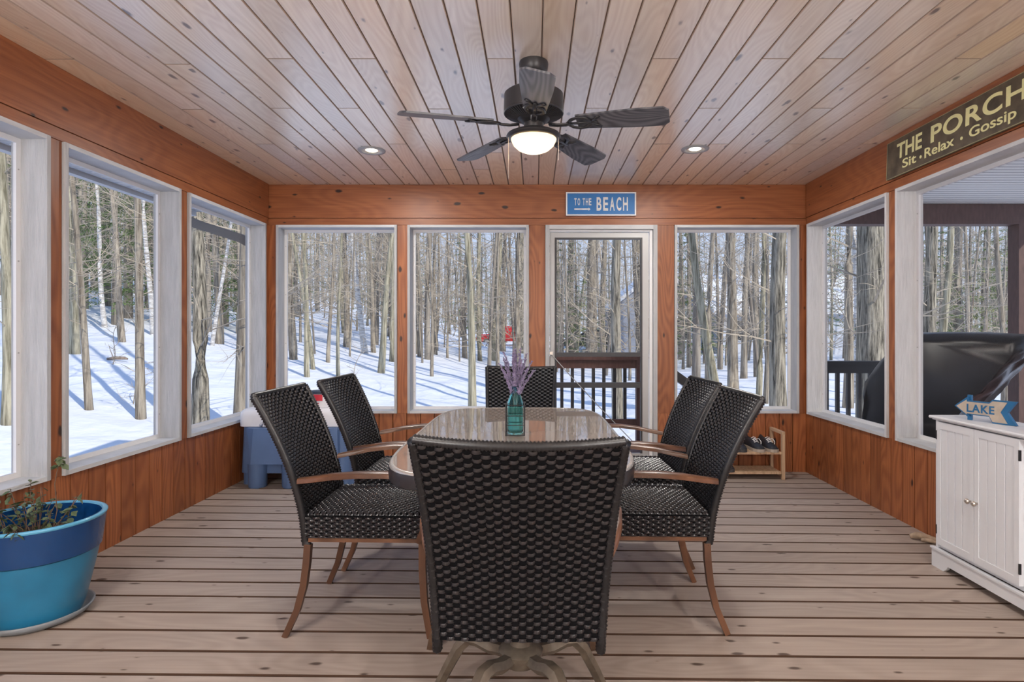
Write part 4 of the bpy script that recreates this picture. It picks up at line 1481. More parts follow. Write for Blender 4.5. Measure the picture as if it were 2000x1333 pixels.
for x in (bx0 + 0.055, bx1 - 0.055):
    MB().loft([[(x + 0.058 * math.cos(2 * PI * j / 18), by0 + 0.16 + 0.058 * math.sin(2 * PI * j / 18), 0.0) for j in range(18)],
               [(x + 0.047 * math.cos(2 * PI * j / 18), by0 + 0.16 + 0.047 * math.sin(2 * PI * j / 18), 0.444) for j in range(18)]]).build('corner_leg', 'cooler_blue', cl, True, sharp=40)
ldm = MB()
rbox(ldm, bx0 - 0.005, bx1 + 0.005, by0 + 0.055, by1, 0.446, 0.575, 0.06, top=0.05)
ldm.build('lid', 'cooler_white', cl, True, sharp=50)
MB().tube([(bx0 + 0.17, by0 + 0.052, 0.452), (bx0 + 0.19, by0 + 0.045, 0.482), (bx0 + 0.24, by0 + 0.042, 0.492), (bx0 + 0.50, by0 + 0.042, 0.492), (bx0 + 0.55, by0 + 0.045, 0.482), (bx0 + 0.57, by0 + 0.052, 0.452)], 0.012, 8).build('lid_handle', 'cooler_white', cl, True)
tubx = thing('snack_tub', 'small white tub with red print and a dark lid on the blue bin', 'tub', (-1.63, 4.52, cz + 0.5755))
MB().lathe([(0.078, 0.0), (0.082, 0.004), (0.086, 0.105)], 24).build('body', 'cooler_white', tubx, True, sharp=40)
MB().lathe([(0.089, 0.105), (0.090, 0.122), (0.086, 0.126)], 24).build('lid', 'navy', tubx, True, sharp=40)
rd = MB()
for z0, z1, a0, a1 in ((0.055, 0.103, -2.3, -1.2), (0.012, 0.022, -2.1, -1.5), (0.032, 0.040, -2.1, -1.5)):
    lo_, hi_ = [], []
    for i in range(13):
        a = a0 + (a1 - a0) * i / 12
        lo_.append((0.0862 * math.cos(a), 0.0862 * math.sin(a), z0))
        hi_.append((0.0872 * math.cos(a), 0.0872 * math.sin(a), z1))
    rd.loft([lo_, hi_], False, False)
rd.build('print', 'red_print', tubx)

# ================================================================== SHOE RACK AND SHOES
rz_ = fz(1.7)
rk = thing('shoe_rack', 'low pale wooden shoe rack against the back wall', 'shoe rack', (1.65, 4.83, rz_))
for sx in (-0.34, 0.34):
    for sy in (-0.115, 0.115):
        MB().box(sx - 0.012, sx + 0.012, sy - 0.012, sy + 0.012, 0, 0.36).build('post', 'pine_raw', rk)
    mb = MB()
    mb.prism([(-0.127, 0.3605), (0.127, 0.3605), (0.127, 0.384), (-0.127, 0.384)], 'X', sx - 0.012, sx + 0.012)
    mb.build('top_rail', 'pine_raw', rk)
    MB().box(sx - 0.009, sx + 0.009, -0.103, 0.103, 0.020, 0.040).build('side_rail', 'pine_raw', rk)
for z in (0.06, 0.218):
    for i in range(6):
        y = -0.098 + 0.0392 * i
        MB().box(-0.328, 0.328, y - 0.015, y + 0.015, z - 0.018, z).build('shelf_slat', 'pine_raw', rk)


def make_shoe(label, laces, sole_mat, group=None):
    r = thing('sneaker', label, 'shoe', (0, 0, 0), 0, group)
    # toe towards -y
    secs = []
    for y, w, h, up_ in ((-0.140, 0.020, 0.030, 0), (-0.125, 0.036, 0.045, 0), (-0.09, 0.044, 0.055, 0), (-0.04, 0.043, 0.072, 0), (0.0, 0.038, 0.092, 0), (0.04, 0.034, 0.088, 0), (0.09, 0.035, 0.088, 0), (0.125, 0.030, 0.100, 0), (0.138, 0.016, 0.090, 0)):
        lp_ = []
        for j in range(12):
            a = PI * j / 11
            lp_.append((w * math.cos(a) * (1 - 0.15 * math.sin(a)), y, 0.022 + (h - 0.022) * math.sin(a) ** 0.8))
        secs.append(lp_)
    up_m = MB().loft(secs)
    upo = up_m.build('upper', 'shoe', r, True, sharp=60)
    sl = MB()
    pts_ = []
    for y, w in ((-0.148, 0.014), (-0.135, 0.034), (-0.09, 0.047), (-0.04, 0.046), (0.02, 0.039), (0.09, 0.039), (0.13, 0.033), (0.146, 0.014)):
        pts_.append((w, y))
    poly = pts_ + [(-w, y) for w, y in reversed(pts_)]
    sl.prism(poly, 'Z', 0.0, 0.024)
    sl.build('sole', sole_mat, r)
    if laces:
        for k in range(4):
            y = -0.055 + 0.018 * k
            z = 0.068 + 0.009 * k
            MB().tube([(-0.022, y - 0.004, z - 0.004), (0, y, z + 0.006), (0.022, y + 0.004, z - 0.004)], 0.003, 5).build('lace', 'lace', upo)
        MB().tube([(0.0, -0.03, 0.088), (0.026, -0.045, 0.092), (0.034, -0.062, 0.072), (0.030, -0.07, 0.052)], 0.003, 5).build('lace', 'lace', upo)
        MB().tube([(0.0, -0.03, 0.088), (-0.026, -0.05, 0.088), (-0.020, -0.07, 0.070)], 0.003, 5).build('lace', 'lace', upo)
    return r


G2 = 'shoes on the rack'
sA = make_shoe('black sneaker with white laces at the right end of the rack', True, 'sole_pale', G2)
sB = copy_tree(sA)
sB['label'] = 'black sneaker with white laces, second from the right end of the rack'
sC = make_shoe('plain black shoe on the top shelf left of the laced sneakers', False, 'sole', G2)
sD = copy_tree(sC)
sD['label'] = 'plain black shoe on the top shelf, partly behind the chair back'
sE = copy_tree(sC)
sE['label'] = 'dark shoe on the lower shelf of the rack'
zt = rz_ + 0.2185
for o, x, y, z, a in ((sA, 1.915, 4.845, zt, 0.05), (sB, 1.80, 4.845, zt, 0.12), (sC, 1.675, 4.85, zt, -0.05), (sD, 1.555, 4.85, zt, 0.03), (sE, 1.56, 4.845, rz_ + 0.0605, 0.06)):
    o.location = (x, y, z)
    o.rotation_euler = (0, 0, a)


# ================================================================== SNOW AND WOODS
def ground(x, y):
    d = max(y, 0.5)
    u = max(-1.1, min(1.0, x / max(6.0, d)))
    # steeper to the left, nearly level to the right
    tab = [(-0.75, 0.128), (-0.6, 0.115), (-0.3, 0.074), (-0.16, 0.050), (-0.06, 0.024), (0.1, 0.014), (1.1, 0.012)]
    k = tab[0][1]
    for (u0, k0), (u1, k1) in zip(tab[:-1], tab[1:]):
        if u0 <= u <= u1:
            q = (u - u0) / (u1 - u0)
            k = k0 + (k1 - k0) * q
    r = math.hypot(x, y)
    rise = max(0.0, r - 8.0)
    z = -0.62 + k * rise if rise < 45 else -0.62 + k * 45 + k * 0.8 * (rise - 45)
    f = min(1.0, max(0.0, (r - 7) / 6))
    z += f * (0.22 * mnoise.noise(Vector((x * 0.13, y * 0.13, 3.1))) + 0.10 * mnoise.noise(Vector((x * 0.4, y * 0.4, 8.7))))
    return z


gm = MB()
xs = [-95 + i * 1.25 for i in range(153)]
ys = [-26 + j * 1.15 for j in range(108)]
for y in ys:
    for x in xs:
        gm.v.append((x, y, ground(x, y)))
k = len(xs)
for j in range(len(ys) - 1):
    for i in range(k - 1):
        a = j * k + i
        gm.f.append((a, a + 1, a + k + 1, a + k))
snow = gm.build('snow_ground', 'snow', None, True)
tag(snow, 'snow-covered ground sloping up into the woods', 'snow', kind='structure')


def ray(px, py, d):
    return Vector(((px - 1044) / 1150 * d, d, CAMZ + (650 - py) / 1150 * d))


def on_ground(px, py):
    """distance at which the line of sight through a photo pixel meets the snow"""
    d = 6.5
    while d < 90:
        p = ray(px, py, d)
        if p.z <= ground(p.x, p.y):
            return d
        d += 0.1
    return 45.0


def branch(mb, p, dirn, L_, r, depth, rng, sides=3):
    pts_ = [p.copy()]
    d = dirn.normalized()
    n = 4
    for i in range(n):
        d = (d + Vector((rng.uniform(-1, 1), rng.uniform(-1, 1), rng.uniform(-0.7, 0.9))) * 0.22).normalized()
        pts_.append(pts_[-1] + d * (L_ / n))
    mb.tube(pts_, [r * (1 - 0.8 * i / n) for i in range(n + 1)], sides, False)
    if depth > 0:
        for c in range(3 if depth > 1 else 4):
            i = rng.randint(1, n)
            dd = (d + Vector((rng.uniform(-1, 1), rng.uniform(-1, 1), rng.uniform(-0.6, 0.8))) * 0.9).normalized()
            branch(mb, pts_[i], dd, L_ * rng.uniform(0.35, 0.6), r * 0.5, depth - 1, rng, sides)


def tree_meshes(name, base, top, H, r, mat, seed, nb=16, wig=0.25, flare=1.18, first=2.2, blen=1.6, sides=9, depth=1):
    """trunk and branch meshes around a local origin at the base; top = local lean at full height"""
    rng = random.Random(seed)
    ns = 16
    pts_, rad = [], []
    ph1, ph2 = rng.uniform(0, 6), rng.uniform(0, 6)
    for i in range(ns + 1):
        t = i / ns
        z = -0.25 + (H + 0.25) * t
        w = wig * t ** 0.7
        pts_.append(Vector((top[0] * t + w * math.sin(ph1 + t * 7) * 0.4, top[1] * t + w * math.sin(ph2 + t * 6) * 0.4, z)))
        rad.append(r * (1 - 0.72 * t) * (flare if i == 0 else (1 + (flare - 1) * 0.45 if i == 1 else 1.0)))
    tr_ = MB().tube(pts_, rad, sides)
    br = MB()
    for b_ in range(nb):
        t = (first + (H - first) * (b_ / nb) ** 1.1) / H
        f = t * ns
        i = min(ns - 1, int(f))
        p = pts_[i].lerp(pts_[i + 1], f - i)
        a = rng.uniform(0, 2 * PI)
        d = Vector((math.cos(a), math.sin(a), rng.uniform(-0.05, 0.75)))
        branch(br, p, d, blen * rng.uniform(0.5, 1.25) * (1.1 - 0.5 * t), max(0.008, r * 0.10 * (1.2 - t)), depth, rng)
    return tr_.mesh('trunk', mat, True), br.mesh('branches', 'twig')


NEAR = 'bare trees close to the porch'
TREES = [
    # px at base, py at base (or None with distance), width px, px at py=440, bark, label
    (16, None, 24, 6, 'bark_green', 'pale leaning trunk at the left edge, beyond the planter window', 8.6),
    (44, None, 36, 46, 'bark_rough', 'thick rough trunk at the left edge, behind the planter window frame', 9.3),
    (146, 690, 19, 150, 'bark_green', 'straight mossy trunk at the left side of the middle left window', 0),
    (176, 800, 14, 164, 'bark', 'slender crooked trunk rising from the snow in the middle left window', 0),
    (240, 668, 13, 216, 'bark', 'dark slim trunk deep in the middle left window', 0),
    (276, None, 18, 270, 'bark', 'nearest crooked trunk at the right of the middle left window', 9.6),
    (206, 640, 10, 190, 'birch', 'white birch high in the middle left window', 0),
    (300, 655, 11, 292, 'birch', 'slim pale birch beside the right jamb of the middle left window', 0),
    (392, None, 33, 376, 'bark_rough', 'broad furrowed trunk at the left of the bin window', 8.8),
    (428, 672, 17, 420, 'bark', 'middle trunk in the bin window, standing on the slope', 0),
    (474, None, 36, 474, 'bark', 'lumpy brown trunk at the right of the bin window', 9.2),
    (412, 676, 8, 448, 'birch', 'pale thin sapling leaning right in the bin window', 0),
    (574, 702, 17, 566, 'bark', 'brown trunk at the left edge of the first back window', 0),
    (600, 738, 11, 592, 'bark_green', 'slim trunk left in the first back window, close', 0),
    (613, 722, 9, 575, 'bark_green', 'thin trunk leaning left in the first back window', 0),
    (640, 708, 8, 652, 'bark', 'curved thin dark stem in the first back window', 0),
    (661, 736, 8, 663, 'bark_green', 'straight thin sapling in the middle of the first back window', 0),
    (676, 678, 13, 673, 'bark', 'dark straight trunk in the middle of the first back window', 0),
    (715, 692, 13, 680, 'birch', 'white leaning birch in the first back window', 0),
    (730, 690, 10, 722, 'bark', 'brown trunk right of the white birch', 0),
    (743, 730, 14, 766, 'bark_green', 'grey-green trunk leaning right at the right of the first back window', 0),
    (820, 697, 10, 815, 'bark', 'thin trunk at the left edge of the second back window', 0),
    (834, 696, 7, 838, 'bark', 'dark thin trunk second from the left in the second back window', 0),
    (843, 735, 7, 836, 'bark', 'thin close sapling in the second back window', 0),
    (852, 684, 8, 856, 'bark', 'thin trunk deep in the second back window', 0),
    (874, 700, 5, 876, 'bark', 'thinnest stem in the second back window', 0),
    (908, 700, 11, 908, 'bark', 'slim trunk just left of the closest trunk in the second back window', 0),
    (923, None, 17, 913, 'bark_green', 'closest pale trunk in the second back window, left of the red truck', 11.6),
    (965, 706, 18, 974, 'bark_green', 'tall pale trunk right of the red truck cab', 0),
    (981, 688, 13, 985, 'bark', 'dark trunk in front of the red truck', 0),
    (1020, 690, 22, 1019, 'bark_rough', 'grey trunk against the right edge of the second back window', 0),
    (1092, 692, 13, 1090, 'bark', 'trunk at the left edge of the screen door', 0),
    (1113, 692, 17, 1118, 'bark', 'second trunk from the left in the screen door', 0),
    (1125, 695, 8, 1150, 'bark_green', 'thin sapling leaning right in the screen door', 0),
    (1155, 715, 24, 1160, 'bark', 'wide grey trunk in the middle of the screen door', 0),
    (1175, 700, 14, 1180, 'bark', 'trunk behind the shaggy one in the screen door', 0),
    (1208, None, 24, 1202, 'bark_rough', 'shaggy-barked trunk close behind the landing railing', 11.0),
    (1247, 700, 12, 1250, 'bark', 'trunk at the right edge of the screen door', 0),
    (1230, 745, 6, 1224, 'bark', 'thin dark stem right of the shaggy trunk', 0),
    (1334, 722, 6, 1330, 'bark', 'thin sapling at the left edge of the last back window', 0),
    (1350, 716, 6, 1346, 'bark', 'second thin sapling in the last back window', 0),
    (1410, None, 20, 1352, 'bark_green', 'trunk leaning left in the last back window', 12.0),
    (1383, 750, 14, 1392, 'bark', 'trunk crossing the leaning one in the last back window', 0),
    (1434, None, 24, 1430, 'bark', 'straight wide trunk in the middle of the last back window', 12.6),
    (1452, 740, 14, 1458, 'bark', 'slimmer trunk right of the middle one in the last back window', 0),
    (1482, None, 13, 1490, 'bark_green', 'slim pale trunk right of centre in the last back window', 13.0),
    (1494, None, 11, 1500, 'bark', 'thin trunk just left of the thickest one in the last back window', 13.8),
    (1522, None, 36, 1521, 'bark_rough', 'thick furrowed trunk at the right of the last back window', 9.4),
    (1655, None, 20, 1664, 'bark', 'pale trunk left of the huge one beyond the deck railing', 13.5),
    (1676, None, 14, 1680, 'birch', 'pale narrow trunk touching the huge one beyond the deck railing', 14.5),
    (1706, None, 58, 1703, 'bark_rough', 'huge furrowed trunk beyond the deck railing', 9.6),
    (1814, None, 28, 1812, 'bark_rough', 'furrowed trunk at the left of the cabinet window', 10.5),
    (1822, None, 17, 1856, 'bark_green', 'trunk leaning right at the left of the cabinet window', 11.5),
    (1893, None, 10, 1888, 'bark', 'slim upright trunk in the middle of the cabinet window', 16.0),
    (1962, None, 13, 1950, 'bark', 'crooked trunk beside the brown deck post', 14.0),
    (1925, None, 9, 1932, 'bark', 'thin trunk left of the brown deck post', 19.0),
]
for ti, (px, py, wpx, ptop, mat, label, dist) in enumerate(TREES):
    d = dist or on_ground(px, py)
    x = (px - 1044) / 1150 * d
    base = Vector((x, d, ground(x, d)))
    r = wpx * d / 1150 / 2 * 0.95
    zt_ = CAMZ + 210 * d / 1150                      # height seen at py=440
    xt = (ptop - 1044) / 1150 * d
    H = max(9.0, min(17.0, r * 75))
    lean = (xt - x) / max(1.0, zt_ - base.z) * H
    t_ = thing('birch_tree' if mat == 'birch' else 'bare_tree', label, 'tree', base, 0, NEAR)
    tm, bm_ = tree_meshes('t', base, (lean, random.uniform(-0.6, 0.6)), H, r, mat, 100 + ti, nb=30, wig=0.30 if d > 8 else 0.15, first=1.6, blen=1.9, sides=10, depth=2)
    put('trunk', tm, t_)
    put('branches', bm_, t_)['kind'] = 'stuff'

# background trees from a few kinds
random.seed(77)
KINDS = []
for kx in range(9):
    mat = ('bark_far', 'bark', 'bark_far', 'bark_green', 'birch', 'bark_far', 'bark', 'bark_far', 'bark')[kx]
    H = (15, 17, 13, 16, 14, 18, 15, 11, 12)[kx]
    KINDS.append((tree_meshes('k', None, (random.uniform(-1.3, 1.3), random.uniform(-1, 1)), H, (0.07, 0.09, 0.05, 0.10, 0.065, 0.12, 0.075, 0.035, 0.04)[kx], mat, 500 + kx, nb=30, first=1.2, blen=2.2, sides=6, depth=2, wig=0.6), mat))
KEEP = [(-6.5, 2.0, 42.0, 48.0), (1.0, 7.0, 39.0, 45.0), (-5.0, -1.0, 30, 42)]


def blocked(x, y):
    if 4.5 < x < 24 and 33 < y < 48:
        return True
    return any(a < x < b_ and c < y < e for a, b_, c, e in KEEP) or (-4.0 < x < 6.5 and y < 9.5)


VIEWS = [(-20, 45, 'beyond the planter window', 8), (120, 315, 'beyond the middle left window', 26), (365, 492, 'beyond the bin window', 18), (550, 776, 'beyond the first back window', 28),
         (800, 1032, 'beyond the second back window', 26), (1082, 1258, 'beyond the screen door', 16), (1318, 1550, 'beyond the last back window', 18), (1610, 1735, 'beyond the shoe rack side window', 10),
         (1797, 1985, 'beyond the cabinet window', 18)]
for pa, pb, where, num in VIEWS:
    cnt = tries = 0
    while cnt < num and tries < 900:
        tries += 1
        d = 19 + 40 * random.random() ** 1.1
        x = (random.uniform(pa, pb) - 1044) / 1150 * d
        if blocked(x, d):
            continue
        ki = random.randrange(9)
        if ki == 4 and (random.random() < 0.7 or pa > 700):
            ki = 0
        (tm, bm_), mat = KINDS[ki]
        kind_ = 'white birch' if mat == 'birch' else ('slim bare sapling' if ki in (2, 7, 8) else 'bare grey tree')
        t_ = thing('birch_tree' if mat == 'birch' else 'bare_tree', '%s far back in the woods %s' % (kind_, where), 'tree', (x, d, ground(x, d)), random.uniform(0, 6.28), '%s group %s' % (kind_, where))
        s = random.uniform(0.8, 1.25)
        t_.scale = (s, s, s)
        put('trunk', tm, t_)
        put('branches', bm_, t_)['kind'] = 'stuff'
        cnt += 1


# conifers
def conifer(seed, H, R, mat):
    rng = random.Random(seed)
    tr_ = MB().tube([(0, 0, -0.2), (0, 0, H * 0.5), (0.1, 0, H)], [H * 0.016, H * 0.010, 0.01], 7).mesh('trunk', 'bark_far', True)
    fo = MB()
    nw = int(H * 2.4)
    for w in range(nw):
        t = w / nw
        z = H * (0.10 + 0.9 * t)
        L_ = R * (1 - t) ** 0.8 + 0.12
        for b_ in range(7):
            a = rng.uniform(0, 2 * PI)
            dx, dy = math.cos(a), math.sin(a)
            l = L_ * rng.uniform(0.6, 1.15)
            dr_ = rng.uniform(0.05, 0.4)
            steps = max(5, int(l / 0.11))
            for q in range(steps):
                f = (q + 0.5) / steps
                if f < 0.2:
                    continue
                c = Vector((dx * l * f, dy * l * f, z - dr_ * l * f * f))
                for h in range(3):
                    dv = Vector((dx * 0.6 + rng.uniform(-1, 1), dy * 0.6 + rng.uniform(-1, 1), rng.uniform(-0.5, 0.5))).normalized()
                    nn = dv.cross(Vector((rng.uniform(-1, 1), rng.uniform(-1, 1), 1))).normalized()
                    sl_ = rng.uniform(0.10, 0.22) * (1.15 - 0.4 * f)
                    n0 = len(fo.v)
                    fo.v += [tuple(c + nn * 0.018), tuple(c + dv * sl_), tuple(c - nn * 0.018)]
                    fo.f.append((n0, n0 + 1, n0 + 2))
    return tr_, fo.mesh('needles', mat)


CON = [conifer(1, 10, 2.2, 'needle'), conifer(2, 7, 1.8, 'needle'), conifer(3, 4.5, 1.5, 'needle2'), conifer(4, 12, 2.4, 'needle')]
spots = []
for px, d, kx in ((165, 23, 0), (205, 25, 3), (250, 22, 0), (290, 26, 3), (150, 21, 1), (225, 20, 1), (305, 22, 0), (405, 22, 1), (440, 24, 0), (478, 24, 1), (185, 34, 3), (130, 30, 0), (270, 36, 3), (60, 30, 0), (15, 28, 3), (395, 30, 0), (430, 27, 1), (462, 33, 3), (500, 36, 3),                   (752, 38, 3), (720, 44, 0), (565, 42, 3), (620, 48, 0), (900, 45, 1), (940, 50, 0), (1048, 44, 1), (985, 52, 3), (1030, 42, 2), (815, 46, 0), (1098, 30, 1), (1125, 36, 0), (1150, 31, 2), (1190, 40, 1),
                  (1345, 27, 1), (1375, 29, 2), (1330, 32, 0), (1420, 52, 0), (1500, 50, 3), (1600, 36, 3), (1630, 40, 0), (1838, 24, 1), (1880, 22, 2), (1920, 24, 1), (1960, 21, 2), (1860, 31, 0), (1985, 27, 1), (1945, 33, 3), (1815, 30, 1)):
    x = (px - 1044) / 1150 * d
    tm, fm = CON[kx]
    where = [w[2] for w in VIEWS if w[0] - 30 <= px <= w[1] + 30][0]
    size = ('tall dark green conifer', 'medium green conifer', 'low yellow-green conifer', 'tall dark green conifer')[kx]
    t_ = thing('conifer', size + ' in the woods ' + where, 'tree', (x, d, ground(x, d)), random.uniform(0, 6.28), size + ' group ' + where)
    s = random.uniform(0.85, 1.2)
    t_.scale = (s, s, s)
    put('trunk', tm, t_)
    put('foliage', fm, t_)['kind'] = 'stuff'

# uncountable distant woods and brush
rng = random.Random(9)
dw = MB()
for i in range(650):
    d = rng.uniform(62, 96)
    x = rng.uniform(-1.0, 0.95) * d
    x = max(-94, min(94, x))
    z = ground(x, d)
    r = rng.uniform(0.04, 0.10)
    H = rng.uniform(9, 18)
    lx = rng.uniform(-1.2, 1.2)
    dw.tube([(x, d, z - 0.3), (x + lx * 0.4, d, z + H * 0.5), (x + lx, d, z + H)], [r, r * 0.7, r * 0.2], 4, False)
o = dw.build('distant_woods', 'bark_far')
tag(o, 'mass of distant bare trunks along the top of the snowy slope', 'woods', kind='stuff')
bw = MB()
for i in range(8500):
    d = 24 + 66 * rng.random() ** 1.2
    u = rng.uniform(-1.0, 0.9)
    x = max(-93, min(93, u * d))
    if blocked(x, d):
        continue
    z = ground(x, d)
    h = rng.uniform(0.4, 3.0 + d * 0.10)
    a = rng.uniform(0, 6.28)
    dv = Vector((math.cos(a), math.sin(a), rng.uniform(-0.1, 1.4))).normalized()
    L_ = rng.uniform(0.8, 2.6)
    p = Vector((x, d, z + h))
    m1 = p + dv * L_ * 0.5 + Vector((rng.uniform(-1, 1), rng.uniform(-1, 1), rng.uniform(-1, 1))) * 0.15
    e = p + dv * L_
    bw.tube([p, m1, e], [0.022, 0.016, 0.006], 3, False)
    for q in range(3):
        s = p.lerp(e, rng.uniform(0.2, 0.9))
        dq = (dv + Vector((rng.uniform(-1, 1), rng.uniform(-1, 1), rng.uniform(-1, 1))) * 0.9).normalized()
        bw.tube([s, s + dq * L_ * 0.45], [0.011, 0.004], 3, False)
o = bw.build('distant_twigs', 'twig')
tag(o, 'tangle of fine bare twigs across the distant woods', 'twigs', kind='stuff')

# saplings and a fallen log
for px, py, h, lab in ((215, 712, 1.0, 'small bare sapling by the fallen log on the left slope'), (505, 740, 1.4, 'thin bare sapling outside the bin window'), (690, 745, 1.1, 'low bare sapling in the first back window'),
                       (950, 690, 1.6, 'bare sapling near the red truck'), (1395, 720, 1.7, 'bare sapling in the last back window'), (255, 790, 0.9, 'tiny dry stem poking through snow in the middle left window')):
    d = on_ground(px, py)
    x = (px - 1044) / 1150 * d
    t_ = thing('sapling', lab, 'sapling', (x, d, ground(x, d)))
    tm, bm_ = tree_meshes('s', None, (0.2, 0), h, 0.012, 'bark', px, nb=9, first=0.3, blen=0.5, sides=5, depth=1, wig=0.2)
    put('stem', tm, t_)
    put('branches', bm_, t_)['kind'] = 'stuff'
d = on_ground(228, 706)
x = (228 - 1044) / 1150 * d
lg = MB()
lg.tube([(-0.5, 0, 0.06), (-0.1, 0.05, 0.10), (0.35, 0.1, 0.09), (0.5, 0.1, 0.06)], [0.05, 0.07, 0.06, 0.03], 7)
lg.tube([(-0.2, 0.04, 0.1), (-0.35, 0.02, 0.4), (-0.42, 0, 0.62)], [0.02, 0.015, 0.008], 5)
lgo = lg.build('fallen_log', 'log', None, True, (x, d, ground(x, d)))
lgo.scale = (0.45, 0.5, 0.6)
tag(lgo, 'short fallen log lying on the snow in the middle left window', 'log')


# ================================================================== VEHICLES
def vehicle(name, label, cat, x, y, prof, cabw, paint, wheels, L_, windows, snow_top=None, rz=0.0):
    r = thing(name, label, cat, (x, y, ground(x, y) + 0.02), rz)
    W2 = 0.92
    mb = MB()
    lps = []
    for yy, ins in ((-W2, 0.05), (-W2 + 0.08, 0.0), (W2 - 0.08, 0.0), (W2, 0.05)):
        lps.append([(px_2 * (1 - ins * 0.2), yy, pz_2 - (ins if pz_2 > 0.9 else 0)) for px_2, pz_2 in prof])
    mb.loft(lps)
    mb.build('body', paint, r)
    mb = MB()
    lps = []
    for yy, ins in ((-W2 + 0.10, 0.0), (-W2 + 0.22, 1.0), (W2 - 0.22, 1.0), (W2 - 0.10, 0.0)):
        lps.append([(a + (c - a) * ins, yy, b_ + (e - b_) * ins) for (a, b_), (c, e) in zip(cabw[0], cabw[1])])
    mb.loft(lps)
    cab = mb.build('cab', paint, r)
    for w in windows:
        g = MB()
        g.v += [(w[0], -W2 + 0.165 - 0.06, w[2]), (w[1], -W2 + 0.165 - 0.06, w[2]), (w[1] - w[5], -W2 + 0.17, w[3]), (w[0] + w[4], -W2 + 0.17, w[3])]
        g.v += [(a, b_ + 0.02, c) for a, b_, c in g.v]
        g.f += [(0, 1, 2, 3), (7, 6, 5, 4), (0, 4, 5, 1), (1, 5, 6, 2), (2, 6, 7, 3), (3, 7, 4, 0)]
        g.build('side_window', 'glass_dark', cab)
    for wx in wheels:
        for wy in (-W2 + 0.09, W2 - 0.09):
            o = MB().lathe([(0.05, -0.12), (0.30, -0.12), (0.36, -0.08), (0.36, 0.08), (0.30, 0.12), (0.05, 0.12)], 20).build('wheel', 'tyre', r)
            o.location = (wx, wy, 0.36)
            o.rotation_euler = (PI / 2, 0, 0)
            MB().lathe([(0.001, 0.125), (0.12, 0.13), (0.2, 0.122), (0.21, 0.10)], 16, cap=False).build('wheel_hub', 'hub', o, True)
    MB().box(prof[0][0] - 0.06, prof[0][0] + 0.02, -0.85, 0.85, 0.50, 0.68).build('bumper', 'hub', r)
    if snow_top:
        mb = MB()
        rbox(mb, snow_top[0], snow_top[1], -0.72, 0.72, snow_top[2] - 0.02, snow_top[2] + 0.14, 0.2, top=0.08)
        mb.build('snow_cap', 'snow_top', r, True)
    return r


vehicle('pickup_truck', 'bright red pickup truck parked beyond the trees, facing left', 'truck', -2.1, 45.0,
        [(-2.75, 0.42), (-2.80, 0.75), (-2.70, 1.06), (-1.2, 1.14), (2.70, 1.14), (2.75, 0.55), (2.6, 0.42)],
        ([(-1.30, 1.12), (-0.30, 1.86), (0.95, 1.88), (1.15, 1.12)], [(-1.15, 1.12), (-0.25, 1.88), (0.90, 1.90), (1.10, 1.12)]),
        'red_paint', (-1.85, 1.75), 5.5, [(-1.0, -0.15, 1.20, 1.72, 0.55, 0.02), (-0.08, 0.95, 1.20, 1.72, 0.02, 0.12)], snow_top=(1.25, 2.6, 1.16), rz=0.12).scale = (0.85, 0.85, 0.78)
vehicle('parked_car', 'dark car capped with snow, seen through the screen door', 'car', 4.0, 42.0,
        [(-2.1, 0.35), (-2.15, 0.65), (-1.9, 0.85), (-1.0, 0.95), (2.0, 0.95), (2.1, 0.6), (2.0, 0.35)],
        ([(-1.1, 0.93), (-0.35, 1.45), (1.25, 1.48), (1.95, 0.93)], [(-1.0, 0.93), (-0.3, 1.48), (1.2, 1.50), (1.85, 0.93)]),
        'dark_car', (-1.35, 1.35), 4.2, [(-0.85, 0.35, 1.0, 1.38, 0.45, 0.02), (0.42, 1.6, 1.0, 1.38, 0.02, 0.4)], snow_top=(-0.3, 1.2, 1.49), rz=-0.1)


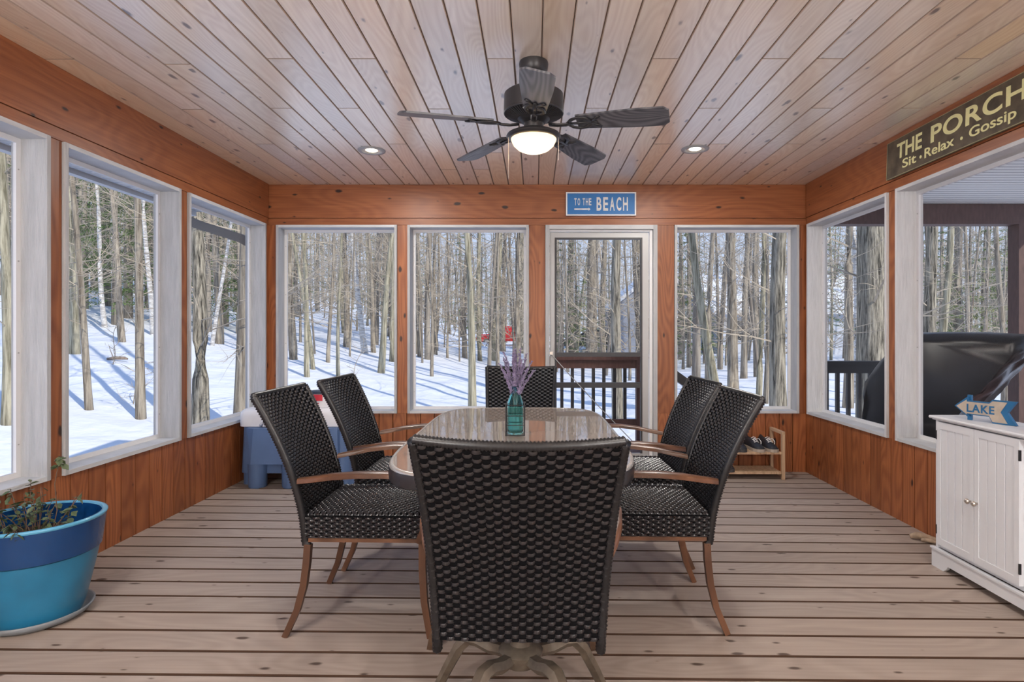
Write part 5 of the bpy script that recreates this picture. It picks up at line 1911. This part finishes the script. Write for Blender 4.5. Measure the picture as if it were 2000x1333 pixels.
# ================================================================== NEIGHBOUR HOUSES
def house(name, label, x0, x1, y0, y1, zb, zw, ridge, wall_mat, wins, axis='X', over=0.5):
    r = thing(name, label, 'house', ((x0 + x1) / 2, y0, zb))
    cx = (x0 + x1) / 2
    hx, hy = (x1 - x0) / 2, y1 - y0
    mb = MB()
    if axis == 'X':                                   # ridge runs along x: the slope faces the porch
        mb.prism([(0, -1.5), (0, zw), (hy / 2, ridge - 0.1), (hy, zw), (hy, -1.5)], 'X', -hx, hx)
    else:
        mb.prism([(-hx, -1.5), (-hx, zw), (0, ridge - 0.1), (hx, zw), (hx, -1.5)], 'Y', 0, hy)
    w_ = mb.build('wall', wall_mat, r)
    rf = MB()
    t = 0.28
    if axis == 'X':
        s = (ridge - zw) / (hy / 2)
        rf.prism([(-over, zw - over * s), (hy / 2, ridge), (hy + over, zw - over * s), (hy + over, zw - over * s + t), (hy / 2, ridge + t), (-over, zw - over * s + t)], 'X', -hx - over, hx + over)
    else:
        s = (ridge - zw) / hx
        rf.prism([(-hx - over, zw - over * s), (0, ridge), (hx + over, zw - over * s), (hx + over, zw - over * s + t), (0, ridge + t), (-hx - over, zw - over * s + t)], 'Y', -over, hy + over)
    rf.build('snowy_roof', 'snow_top', r)
    for (a, b_, c, e) in wins:
        f = MB().box(a - 0.08, b_ + 0.08, -0.06, -0.005, c - 0.08, e + 0.08).build('window_frame', 'white_paint', r)
        m2 = (a + b_) / 2
        for g0, g1 in ((a, m2 - 0.03), (m2 + 0.03, b_)):
            MB().box(g0, g1, -0.085, -0.062, c, e).build('pane', 'glass_dark', f)
    return r


house('grey_house', 'blue-grey house with a snowy gable roof seen through the screen door', 5.3, 10.8, 38.0, 46.0, -0.3, 3.3, 5.4, 'siding_grey', [(-1.2, 0.0, 1.0, 2.4), (0.9, 2.0, 1.0, 2.4)], 'Y')
house('long_house', 'long pale house with a snow-covered roof beyond the last back window', 11.6, 22.5, 37.0, 45.0, -0.3, 2.9, 5.2, 'siding_pale',
      [(-4.4, -3.0, 1.0, 2.2), (-1.2, 0.2, 1.0, 2.2), (2.6, 3.4, 1.0, 2.2), (4.0, 4.8, 1.0, 2.2)], 'X')
